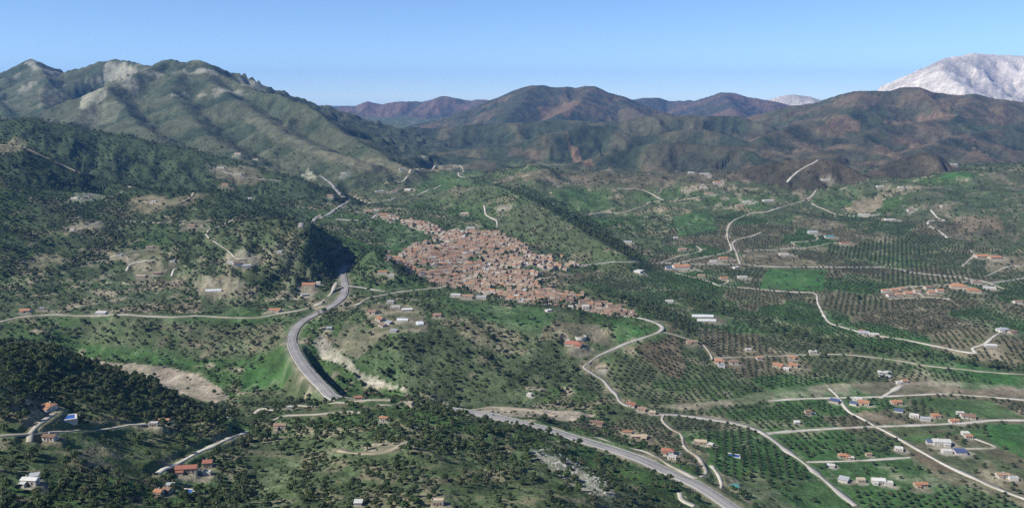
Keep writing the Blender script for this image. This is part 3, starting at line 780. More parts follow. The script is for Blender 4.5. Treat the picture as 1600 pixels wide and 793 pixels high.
H(1270, 551, 12, .6, 4, 0, 'flat', 'white', 'white', 'white cottage standing above the thin pale track')
H(1169, 547, 10, .6, 3, 0, 'flat', 'white', 'white', 'little white cottage on the bank near the villas with a pool')
H(1098, 494, 36, .22, 3, -3, 'tunnel', 'plastic', 'plastic', 'upper of two long greenhouse tunnels in the dark hollow', 'greenhouse')
H(1104, 501, 32, .22, 3, -3, 'tunnel', 'plastic', 'plastic', 'lower of two long greenhouse tunnels in the dark hollow', 'greenhouse')
H(1046, 472, 13, .7, 4, 0, 'flat', 'white', 'white', 'white house on the grassy bank of the dark hollow')
H(989, 493, 14, .5, 3.5, -5, 'gable', 'pink', 'cream', 'last faded-roofed cottage past the tail of the town')
H(1350, 522, 16, .6, 4, -12, 'shed', 'grey', 'white', 'grey barn on the zigzag white lane', 'barn')
H(1365, 524, 16, .5, 4, -12, 'flat', 'white', 'white', 'long white house next to the grey barn on the zigzag lane')
H(1346, 519, 9, .8, 4, -12, 'gable', 'red', 'cream', 'little red-roofed house at the grey barn')
H(1567, 517, 18, .6, 4.5, 8, 'hip', 'grey', 'white', 'grey-roofed farmhouse at the top end of the zigzag lane')
H(1582, 520, 12, .6, 3.5, 8, 'gable', 'brown', 'cream', 'brown outbuilding beside the grey-roofed farmhouse', 'outbuilding')
H(1548, 541, 18, .4, 3, -6, 'shed', 'white', 'white', 'white shed below the grey-roofed farmhouse', 'shed')
H(1413, 597, 10, .8, 4, 0, 'gable', 'orange', 'white', 'small orange-roofed house on the far bank at the ford')
H(1404, 599, 8, .8, 3.5, 0, 'flat', 'white', 'white', 'white hut beside the small orange house at the ford', 'hut')
# valley floor farms
H(1262, 647, 11, .8, 6, 0, 'gable', 'brown', 'cream', 'tall brown-roofed house in the grassy plot')
H(1245, 661, 10, .6, 3, 0, 'shed', 'white', 'white', 'white shed on the grass beside the tall brown-roofed house', 'shed')
H(1304, 628, 16, .7, 3.5, -35, 'shed', 'slate', 'cream', 'dark blue roofed shed at the top of the diagonal white lane', 'shed')
H(1333, 632, 12, .7, 3.5, -30, 'shed', 'blue', 'white', 'bright blue roofed shed in front of the orange farmhouse', 'shed')
H(1350, 631, 18, .7, 4.5, -30, 'gable', 'orange', 'cream', 'orange farmhouse behind the bright blue shed')
H(1340, 625, 16, .5, 4, -30, 'flat', 'white', 'white', 'long white building behind the orange farmhouse with the blue shed', 'outbuilding')
H(1400, 630, 18, .6, 4, 0, 'gable', 'orange', 'cream', 'orange farmhouse next to the tan ploughed plot')
H(1404, 643, 14, .6, 3, -20, 'shed', 'blue', 'white', 'blue roofed shed at the edge of the tan ploughed plot', 'shed')
H(1428, 651, 15, .6, 4, -20, 'flat', 'white', 'white', 'white flat farmhouse above the cross lane')
H(1446, 656, 16, .5, 3.5, -15, 'shed', 'grey', 'white', 'grey shed right beside the cross lane', 'shed')
H(1462, 651, 15, .7, 4, -10, 'hip', 'orange', 'cream', 'orange hipped farmhouse in the fenced garden')
H(1490, 659, 16, .5, 4, 0, 'gable', 'orange', 'white', 'long orange-roofed house touching the cross lane')
H(1512, 652, 22, .6, 4, -8, 'gable', 'brown', 'white', 'large brown-roofed farmhouse with white walls')
H(1500, 647, 12, .6, 3.5, -8, 'flat', 'white', 'white', 'white outbuilding behind the large brown-roofed farmhouse', 'outbuilding')
H(1470, 694, 28, .55, 6, -8, 'gable', 'white', 'white', 'big white warehouse beside the diagonal lane', 'warehouse')
H(1453, 693, 12, .8, 4.5, -8, 'shed', 'blue', 'white', 'bright blue roofed bay built onto the white warehouse', 'shed')
H(1479, 707, 16, .7, 4, -4, 'flat', 'white', 'white', 'white flat-roofed store below the white warehouse', 'store')
H(1500, 708, 19, .7, 4, -4, 'shed', 'slate', 'white', 'dark blue roofed store below the white warehouse', 'store')
H(1508, 679, 12, .8, 4, -5, 'flat', 'white', 'white', 'white house at the bend of the warehouse driveway')
H(1513, 684, 12, .7, 4, -5, 'gable', 'orange', 'white', 'orange house at the bend of the warehouse driveway')
H(1318, 714, 18, .6, 4, -5, 'hip', 'orange', 'cream', 'bright orange farmhouse on the thin white driveway')
H(1330, 717, 9, .6, 3, -5, 'flat', 'white', 'white', 'white patio annexe of the bright orange farmhouse', 'annexe')
H(1298, 729, 12, .6, 3, -15, 'shed', 'white', 'white', 'small white shed beside the grey road', 'shed')
H(1357, 711, 10, .6, 3, 0, 'gable', 'pink', 'cream', 'small faded-roofed shed further along the thin white driveway', 'shed')
H(1404, 703, 14, .7, 4, -20, 'flat', 'white', 'white', 'white house at the blind end of the thin white driveway')
H(1318, 751, 16, .9, 3.5, -32, 'shed', 'grey', 'white', 'grey sheet-roofed shed facing the grey road', 'shed')
H(1345, 752, 14, .7, 4, -5, 'flat', 'tan', 'cream', 'tan flat-roofed building in the long walled farmyard', 'outbuilding')
H(1372, 754, 22, .6, 5, -8, 'gable', 'white', 'white', 'white gabled barn in the long walled farmyard', 'barn')
H(1388, 757, 14, .7, 4, -8, 'flat', 'white', 'white', 'white store at the end of the gabled barn', 'store')
H(1438, 759, 22, .45, 4, 0, 'gable', 'orange', 'cream', 'low orange-roofed house beyond the walled farmyard')
H(1566, 744, 20, .5, 4, -5, 'gable', 'pink', 'white', 'faded-roofed farmhouse under dark trees by the diagonal lane')
H(1583, 749, 14, .6, 3.5, -5, 'flat', 'grey', 'white', 'grey flat shed behind the faded-roofed farmhouse by the diagonal lane', 'shed')
# beside the highway
H(986, 634, 17, .6, 5, -15, 'gable', 'red', 'white', 'red-roofed house at the head of the row by the river')
H(1003, 641, 16, .6, 4.5, -15, 'gable', 'pink', 'cream', 'faded-roofed house in the row by the river')
H(1019, 646, 13, .6, 4, -15, 'flat', 'tan', 'cream', 'tan flat-roofed house ending the row by the river')
H(932, 662, 26, .4, 4, -10, 'gable', 'brown', 'cream', 'long brown-roofed farmhouse in the grove by the highway')
H(980, 676, 16, .4, 3, -8, 'gable', 'orange', 'cream', 'narrow orange shed in the grove by the highway', 'shed')
H(998, 683, 30, .3, 4, 2, 'gable', 'tan', 'cream', 'long tan-roofed barn beside the service road', 'barn')
H(1043, 708, 22, .7, 5, -8, 'hip', 'red', 'white', 'red hipped-roof house inside the service road loop')
H(1050, 716, 16, .5, 4, -20, 'flat', 'grey', 'white', 'grey flat annexe of the red hipped-roof house', 'annexe')
H(1094, 692, 24, .6, 3.5, -12, 'flat', 'tan', 'tan', 'roofless tan stone building among the olives', 'ruin')
H(1110, 697, 10, .8, 3.5, -30, 'flat', 'white', 'white', 'small white block beside the tan stone building', 'outbuilding')
H(1148, 765, 13, .9, 5, 0, 'shed', 'teal', 'tan', 'teal sheet-roofed shed by the hooked track', 'shed')
H(827, 618, 10, .8, 4, -20, 'flat', 'white', 'white', 'lone white hut in the green thicket', 'hut')
# wooded foreground hill
H(77, 641, 22, .7, 4.5, -20, 'hip', 'orange', 'white', 'orange hipped house next to the pool terrace on the wooded hill')
H(79, 688, 22, .6, 4, -8, 'gable', 'brown', 'white', 'brown-roofed house in the yellow clearing below the lane')
H(257, 660, 18, .5, 4, 2, 'gable', 'orange', 'white', 'orange-roofed house on a white terrace at the lane end')
H(240, 663, 16, .5, 3.5, 5, 'flat', 'white', 'white', 'white terrace house joined to the orange house at the lane end')
H(292, 736, 36, .5, 5, 8, 'gable', 'red', 'cream', 'large red-roofed house at the foot of the wide white track')
H(325, 728, 16, 1.0, 5, 8, 'gable', 'red', 'cream', 'red-roofed wing beside the large red house', 'wing_house')
H(324, 743, 14, .5, 3, 0, 'flat', 'white', 'white', 'pale shed in front of the red-roofed wing', 'shed')
H(48, 756, 26, .5, 4.5, -5, 'gable', 'white', 'white', 'pale-roofed long house hidden in the dark woods')
H(54, 747, 12, .4, 3, 15, 'shed', 'grey', 'white', 'grey lean-to behind the pale-roofed long house', 'shed')
H(249, 772, 14, .9, 4.5, -15, 'gable', 'orange', 'cream', 'orange-roofed house in the woods beside a small pool')
H(262, 773, 12, .9, 4, -15, 'gable', 'brown', 'cream', 'brown-roofed house touching the orange house in the woods')
H(266, 761, 12, .6, 3, 0, 'shed', 'grey', 'white', 'grey shed behind the two houses in the woods', 'shed')
H(600, 657, 16, .5, 4.5, -6, 'gable', 'orange', 'white', 'lone orange-roofed house in the wooded ridge face')
H(438, 669, 22, .5, 5, 0, 'gable', 'pink', 'white', 'two-tone faded-roofed house above the dark garden')
H(560, 624, 15, .5, 4, 0, 'gable', 'red', 'cream', 'red-roofed house on the very top of the wooded ridge')
H(640, 632, 12, .6, 3.5, -20, 'flat', 'tan', 'cream', 'tan flat-roofed hut on the ridge end', 'hut')
H(452, 638, 10, .6, 3, 10, 'flat', 'white', 'white', 'small white hut on the pale ridge track', 'hut')
H(684, 788, 22, .6, 4.5, 0, 'flat', 'tan', 'cream', 'tan flat-roofed house among the shrubs of the foreground hill')
H(560, 788, 9, .8, 3, 0, 'shed', 'white', 'white', 'tiny white shed in the foreground shrubs', 'shed')
# along the main valley road
H(1064, 419, 28, .6, 6, 5, 'gable', 'orange', 'white', 'large orange-roofed hall below the main road', 'hall')
H(1045, 420, 11, .8, 5, 5, 'shed', 'blue', 'white', 'blue-roofed bay at the end of the large orange hall', 'shed')
H(1096, 432, 12, .7, 4, 0, 'gable', 'pink', 'cream', 'faded-roofed house by the slanting pale lane')
H(1131, 436, 13, .7, 4, 0, 'gable', 'orange', 'cream', 'orange house at the small hooked driveway')
H(1160, 434, 16, .5, 4, 0, 'flat', 'white', 'white', 'long white house past the hooked driveway')
H(1150, 419, 10, .8, 4, 20, 'flat', 'white', 'white', 'white house just below the main road junction')
H(1130, 405, 15, .6, 4, 0, 'gable', 'orange', 'cream', 'orange house above the main road near the winding road')
H(1115, 409, 12, .6, 4, 0, 'flat', 'white', 'white', 'white house above the main road near the winding road')
H(1066, 391, 13, .7, 4, 0, 'gable', 'pink', 'cream', 'faded-roofed farm on the slope behind the large hall')
H(1056, 372, 8, .8, 4, 0, 'flat', 'white', 'white', 'tiny white cottage on the green slope')
H(981, 379, 13, .6, 3, -10, 'shed', 'grey', 'white', 'pale grey shed under the dark spur', 'shed')
H(998, 424, 14, .9, 4, -40, 'flat', 'white', 'white', 'white yard building below the main road by the spur', 'outbuilding')
H(1225, 398, 16, .5, 4, 0, 'flat', 'tan', 'white', 'tan and white farm beside the level pale lane')
H(1270, 364, 15, .7, 4, 0, 'shed', 'grey', 'white', 'grey-roofed farm at the crooked driveway')
H(1296, 371, 15, .6, 4, 0, 'shed', 'teal', 'white', 'greenish sheet-roofed barn near the crooked driveway', 'barn')
H(1320, 381, 16, .4, 3.5, 0, 'gable', 'red', 'white', 'long red-roofed barn on the level pale lane', 'barn')
H(1390, 344, 16, .5, 4, 0, 'flat', 'white', 'white', 'long white building under the bare tan slope', 'outbuilding')
H(1350, 336, 18, .4, 4, -5, 'flat', 'white', 'white', 'white farm row at the foot of the bare tan slope')
H(1475, 322, 12, .6, 4, 10, 'flat', 'tan', 'cream', 'tan house at the top of the hairpin track')
H(1422, 329, 10, .7, 3.5, 10, 'gable', 'pink', 'white', 'little faded-roofed house on the scrub hillside')
H(1533, 402, 20, .6, 5, 5, 'gable', 'orange', 'cream', 'larger of the pair of orange houses on the tan terraces')
H(1554, 404, 18, .6, 5, 5, 'gable', 'orange', 'cream', 'smaller of the pair of orange houses on the tan terraces')
H(1200, 314, 18, .5, 4, 5, 'flat', 'white', 'white', 'long white farm beside the winding road top')
H(1167, 316, 14, .6, 4, 0, 'flat', 'white', 'white', 'white house below the winding road on a pale yard')
H(1155, 322, 12, .6, 4, 0, 'gable', 'pink', 'cream', 'faded-roofed house on the pale yard below the winding road')
H(1120, 286, 12, .7, 4, 0, 'gable', 'orange', 'white', 'orange house just under the far ridge')
H(1101, 271, 16, .4, 4, 0, 'flat', 'white', 'white', 'white row house standing on the far ridge line')
H(1080, 270, 10, .5, 4, 0, 'flat', 'white', 'white', 'small white house on the far ridge line next to the row house')
H(1108, 303, 14, .6, 4, 0, 'gable', 'pink', 'cream', 'faded-roofed house at the end of the far slope lane')
H(1070, 298, 12, .6, 4, 0, 'flat', 'tan', 'cream', 'tan house on the terrace above the far slope lane')
H(1098, 294, 12, .5, 4, 0, 'flat', 'white', 'white', 'white house on the terrace above the far slope lane')
H(1375, 292, 12, .5, 4, 0, 'flat', 'white', 'white', 'white house on the slope under the twin cone hills')
H(1410, 293, 13, .5, 4, 0, 'flat', 'white', 'white', 'white farm with a row of trees under the twin cone hills')
H(1490, 257, 10, .6, 4, 0, 'flat', 'white', 'white', 'white house on the saddle beside the cone hill')
H(1290, 281, 14, .5, 4, 0, 'flat', 'white', 'white', 'white farm at the foot of the brown cone hill')
# beyond the town
H(593, 300, 13, .6, 4, 20, 'flat', 'white', 'white', 'white house by the lane across the far fields')
H(616, 300, 11, .7, 4, 10, 'gable', 'pink', 'white', 'faded-roofed house by the lane across the far fields')
H(638, 297, 13, .5, 4, -30, 'flat', 'white', 'white', 'white building where the far field lane bends')
H(576, 331, 14, .6, 4, 0, 'gable', 'pink', 'cream', 'faded-roofed farm near the far end of the town')
H(588, 329, 10, .6, 4, 0, 'flat', 'white', 'white', 'white house near the far end of the town')
H(600, 337, 16, .6, 5, 0, 'gable', 'orange', 'cream', 'orange house where the grey lane enters the town')
H(516, 306, 10, .6, 4, 0, 'gable', 'pink', 'cream', 'faded-roofed house beside the far highway')
H(537, 271, 11, .5, 4, 0, 'flat', 'white', 'white', 'white house under the left mountain foot')
H(660, 246, 9, .6, 4, 0, 'flat', 'white', 'white', 'distant white house below the rolling hills')
H(628, 265, 9, .6, 4, 20, 'flat', 'white', 'white', 'white house at the foot of the mountain spur end')
H(726, 335, 14, .5, 4, 0, 'gable', 'tan', 'cream', 'tan-roofed farm on the grassy hill behind the town')
H(735, 357, 16, .4, 4, 0, 'flat', 'white', 'white', 'white house between the town and the grassy hill')
H(786, 323, 18, .4, 4, 5, 'flat', 'tan', 'cream', 'tan house beside the white track on the grassy hill')
H(345, 263, 13, .5, 4, 0, 'flat', 'white', 'white', 'white house in the upper forest valley')
H(352, 290, 12, .6, 4, 0, 'gable', 'orange', 'cream', 'tan-orange house on the forest edge')
H(390, 311, 9, .7, 4, 0, 'flat', 'white', 'white', 'white box of a house on the shaded forest slope')
H(372, 240, 12, .4, 4, -15, 'gable', 'pink', 'white', 'faded row of roofs high on the mountain shoulder')
# orange-roofed estate
H(1383, 456, 11, .8, 5, -5, 'hip', 'orange', 'white', 'corner villa of the orange-roofed estate next to the tan grove', 'villa')
H(1397, 455, 12, .8, 5, -1, 'gable', 'orange', 'cream', "second villa along the estate's upper street", 'villa')
H(1411, 453, 13, .8, 5, 3, 'hip', 'pink', 'cream', 'third villa on the upper street, before the cross street', 'villa')
H(1391, 463, 11, .8, 5, 7, 'gable', 'brown', 'white', "corner villa on the estate's lower street", 'villa')
H(1405, 462, 12, .8, 5, -5, 'hip', 'orange', 'cream', "middle villa on the estate's lower street", 'villa')
H(1419, 460, 13, .8, 5, -1, 'gable', 'orange', 'cream', 'villa on the lower street touching the cross street', 'villa')
H(1433, 457, 11, .8, 5, 3, 'hip', 'pink', 'white', "villa enclosed by the estate's cross street", 'villa')
H(1450, 451, 12, .8, 5, 7, 'gable', 'brown', 'cream', 'villa just past the cross street on the upper street', 'villa')
H(1456, 459, 13, .8, 5, -5, 'hip', 'orange', 'cream', 'villa just past the cross street on the lower street', 'villa')
H(1468, 456, 11, .8, 5, -1, 'gable', 'orange', 'white', 'last small villa at the open end of the lower street', 'villa')
H(1497, 449, 24, .6, 5, -10, 'hip', 'orange', 'cream', 'wide orange hipped villa outside the estate', 'villa')
H(1521, 456, 20, .7, 5, -10, 'hip', 'orange', 'cream', 'square orange hipped villa with a tan yard outside the estate', 'villa')
H(1546, 451, 18, .5, 4, -15, 'flat', 'white', 'white', 'pale flat villa at the end of the upper street', 'villa')
H(1526, 443, 16, .5, 4, -5, 'gable', 'brown', 'white', 'brown-roofed house behind the two orange hipped villas', 'villa')
H(1590, 473, 12, .6, 4, 0, 'gable', 'pink', 'white', 'faded-roofed farmhouse on the terraces below the estate')

HPOS = []
for (u, v, w, dr, h, rz, kind, roof, wall, name, label) in HOUSES:
    p = cast(u, v)
    w = w * (0.8 if v > 560 else 0.88)
    wm = min(max(w * float(np.linalg.norm(p - (0, 0, CAMZ))) / FPX, 5.0), 60.0)
    HPOS.append((p, wm))
for (p, wm), hh in zip(HPOS, HOUSES):
    r = wm * max(1, hh[3]) * 0.55
    z = float(np.mean(sample(HGT, p[0] + np.array([0, r, -r, 0, 0]), p[1] + np.array([0, 0, 0, r, -r]))))
    p[2] = z
    flatten_at([p], r + 1.0, 7.0, 0.0)

# ------------------------------------------------------------------ land cover, one base colour per terrain vertex
def fill(C, mask, col):
    m = np.asarray(mask, np.float32)[..., None]
    C[:] = C * (1 - m) + np.asarray(col, np.float32) * m

Hn1 = fbm(GX, GY, 310, 4, 12.1)
Hn2 = fbm(GX, GY, 85, 4, 41.7)
Hn3 = fbm(GX, GY, 26, 3, 22.7)
Hn4 = fbm(GX, GY, 900, 4, 52.3)
GRASS = (0.076, 0.126, 0.044); SCRUB = (0.104, 0.124, 0.064); DRY = (0.235, 0.205, 0.138); FLOOR = (0.070, 0.090, 0.046)
C = np.empty(HGT.shape + (3,), np.float32)
C[:] = SCRUB
fill(C, sstep(-0.25, 0.35, Hn1 + 0.4 * Hn2), GRASS)
fill(C, 0.8 * sstep(0.18, 0.55, Hn2 - 0.35 * Hn1 + 0.3 * Hn3), DRY)
DEN = np.clip(0.55 + 0.6 * Hn2 - 0.2 * Hn3, 0.08, 0.95)        # chance of a shrub or tree
TREE = np.full(HGT.shape, 0.35)                                # share of trees among them

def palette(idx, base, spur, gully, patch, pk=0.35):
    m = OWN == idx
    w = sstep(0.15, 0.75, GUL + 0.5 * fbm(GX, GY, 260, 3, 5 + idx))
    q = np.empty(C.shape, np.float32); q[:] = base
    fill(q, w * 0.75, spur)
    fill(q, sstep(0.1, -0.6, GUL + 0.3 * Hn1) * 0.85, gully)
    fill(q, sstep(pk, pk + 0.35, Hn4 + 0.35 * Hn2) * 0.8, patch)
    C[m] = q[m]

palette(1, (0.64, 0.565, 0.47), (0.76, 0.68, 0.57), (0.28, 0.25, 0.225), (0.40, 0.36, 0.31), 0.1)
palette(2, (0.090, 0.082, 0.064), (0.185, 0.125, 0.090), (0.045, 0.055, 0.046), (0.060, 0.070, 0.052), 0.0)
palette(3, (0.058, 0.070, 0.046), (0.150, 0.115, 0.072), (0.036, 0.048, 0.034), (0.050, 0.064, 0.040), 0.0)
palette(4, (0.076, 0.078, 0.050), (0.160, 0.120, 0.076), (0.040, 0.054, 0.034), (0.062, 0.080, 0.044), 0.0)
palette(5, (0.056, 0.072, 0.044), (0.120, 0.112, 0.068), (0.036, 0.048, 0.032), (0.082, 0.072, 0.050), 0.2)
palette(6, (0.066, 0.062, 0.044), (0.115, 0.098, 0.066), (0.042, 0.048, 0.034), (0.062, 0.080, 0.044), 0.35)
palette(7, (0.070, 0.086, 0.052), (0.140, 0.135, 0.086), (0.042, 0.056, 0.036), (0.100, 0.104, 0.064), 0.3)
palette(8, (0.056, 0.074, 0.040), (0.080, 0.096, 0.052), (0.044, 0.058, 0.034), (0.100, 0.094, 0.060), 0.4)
# bright limestone scars high on the left mountain
sc = (OWN == 7) & (HGT > 380)
fill(C, sc * sstep(0.32, 0.6, fbm(GX, GY, 240, 4, 91.2) + 0.2 * GUL) * 0.8, (0.36, 0.32, 0.25))
for idx in range(1, 8):
    DEN[OWN == idx] *= 0.0 if idx in (1, 2, 3) else (0.12 if idx == 6 else 0.45)
DEN[OWN == 8] = np.clip(0.8 + 0.3 * Hn2, 0.4, 1)[OWN == 8]; TREE[OWN == 8] = 0.9
fill(C, (OWN == 0) * 0.75 * sstep(0.5, 0.8, Hn3 + 0.5 * Hn2), (0.33, 0.29, 0.21))
# valley towards the ridge foot: drier and browner with distance
far = sstep(2300, 3200, GY) * (OWN == 0)
fill(C, far * 0.35, (0.120, 0.108, 0.070))

# zones traced in the photograph
def zone(pts):
    return in_poly(px_poly(pts), GX, GY)

FORE = zone([(-260, 500), (0, 531), (100, 547), (200, 582), (300, 627), (345, 645), (430, 643), (600, 626), (680, 638), (740, 651), (830, 690), (900, 730), (960, 775), (1000, 880), (-260, 880)])
C[FORE] = C[FORE] * 0.85 + np.array(GRASS) * 0.25
fill(C, FORE * 0.75 * sstep(0.15, 0.5, Hn3 - 0.2 * Hn2), (0.20, 0.185, 0.115))
DEN[FORE] = np.clip(0.58 + 0.75 * Hn2 + 0.3 * Hn1, 0.12, 1)[FORE]; TREE[FORE] = 0.75
for pts, d in (([(395, 690), (470, 690), (470, 793), (385, 793)], 0.28), ([(180, 690), (330, 680), (300, 720), (240, 740), (120, 720)], 0.35), ([(800, 715), (880, 735), (960, 793), (780, 793)], 0.35), ([(830, 690), (1000, 740), (1100, 800), (960, 770), (880, 715)], 0.45), ([(60, 690), (150, 680), (160, 700), (70, 705)], 0.2)):
    m = zone(pts); DEN[m] *= d / 0.8
    fill(C, m * sstep(-0.3, 0.3, Hn2) * 0.6, (0.075, 0.105, 0.045))
m = zone([(-260, 500), (0, 531), (100, 547), (200, 582), (300, 627), (345, 645), (420, 645), (330, 655), (220, 650), (130, 632), (60, 625), (0, 640), (-260, 640)])
DEN[m] = np.clip(0.95 + 0.25 * Hn2, 0.6, 1)[m]; fill(C, m * 0.6, FLOOR)
LEFT = zone([(0, 190), (150, 209), (250, 224), (345, 248), (400, 262), (478, 287), (470, 320), (400, 345), (250, 380), (190, 410), (120, 440), (60, 470), (-120, 490), (-250, 300), (-250, 190)])
DEN[LEFT] = np.clip(0.66 + 0.7 * Hn2, 0.15, 1)[LEFT]; TREE[LEFT] = 0.9
C[LEFT] = C[LEFT] * 0.6 + np.array(FLOOR) * 0.4
DARK9 = OWN == 9
DEN[DARK9] = np.clip(0.75 + 0.4 * Hn2, 0.3, 1)[DARK9]; TREE[DARK9] = 0.7
C[DARK9] = C[DARK9] * 0.5 + np.array(FLOOR) * 0.5
m10 = (OWN == 10)
DEN[m10] = np.clip(0.62 + 0.6 * Hn2, 0.1, 1)[m10]; TREE[m10] = 0.3
fill(C, m10 * 0.5, (0.110, 0.116, 0.068))
# sandy river beds
SAND = (0.40, 0.345, 0.265)
RIVER = zone([(140, 560), (200, 567), (265, 573), (320, 590), (345, 606), (360, 622), (335, 628), (270, 610), (200, 588)]) | zone([(700, 640), (760, 634), (860, 640), (930, 648), (900, 656), (800, 650)])
RIV2 = zone([(1010, 633), (1080, 630), (1150, 622), (1200, 607), (1290, 600), (1400, 596), (1480, 596), (1600, 601), (1700, 606), (1700, 622), (1600, 619), (1500, 613), (1420, 615), (1300, 617), (1210, 625), (1140, 636), (1060, 640)])
for m in (RIVER, RIV2):
    fill(C, m * (0.78 + 0.22 * sstep(-0.3, 0.2, Hn3 + Hn2)), SAND); DEN[m] *= 0.06
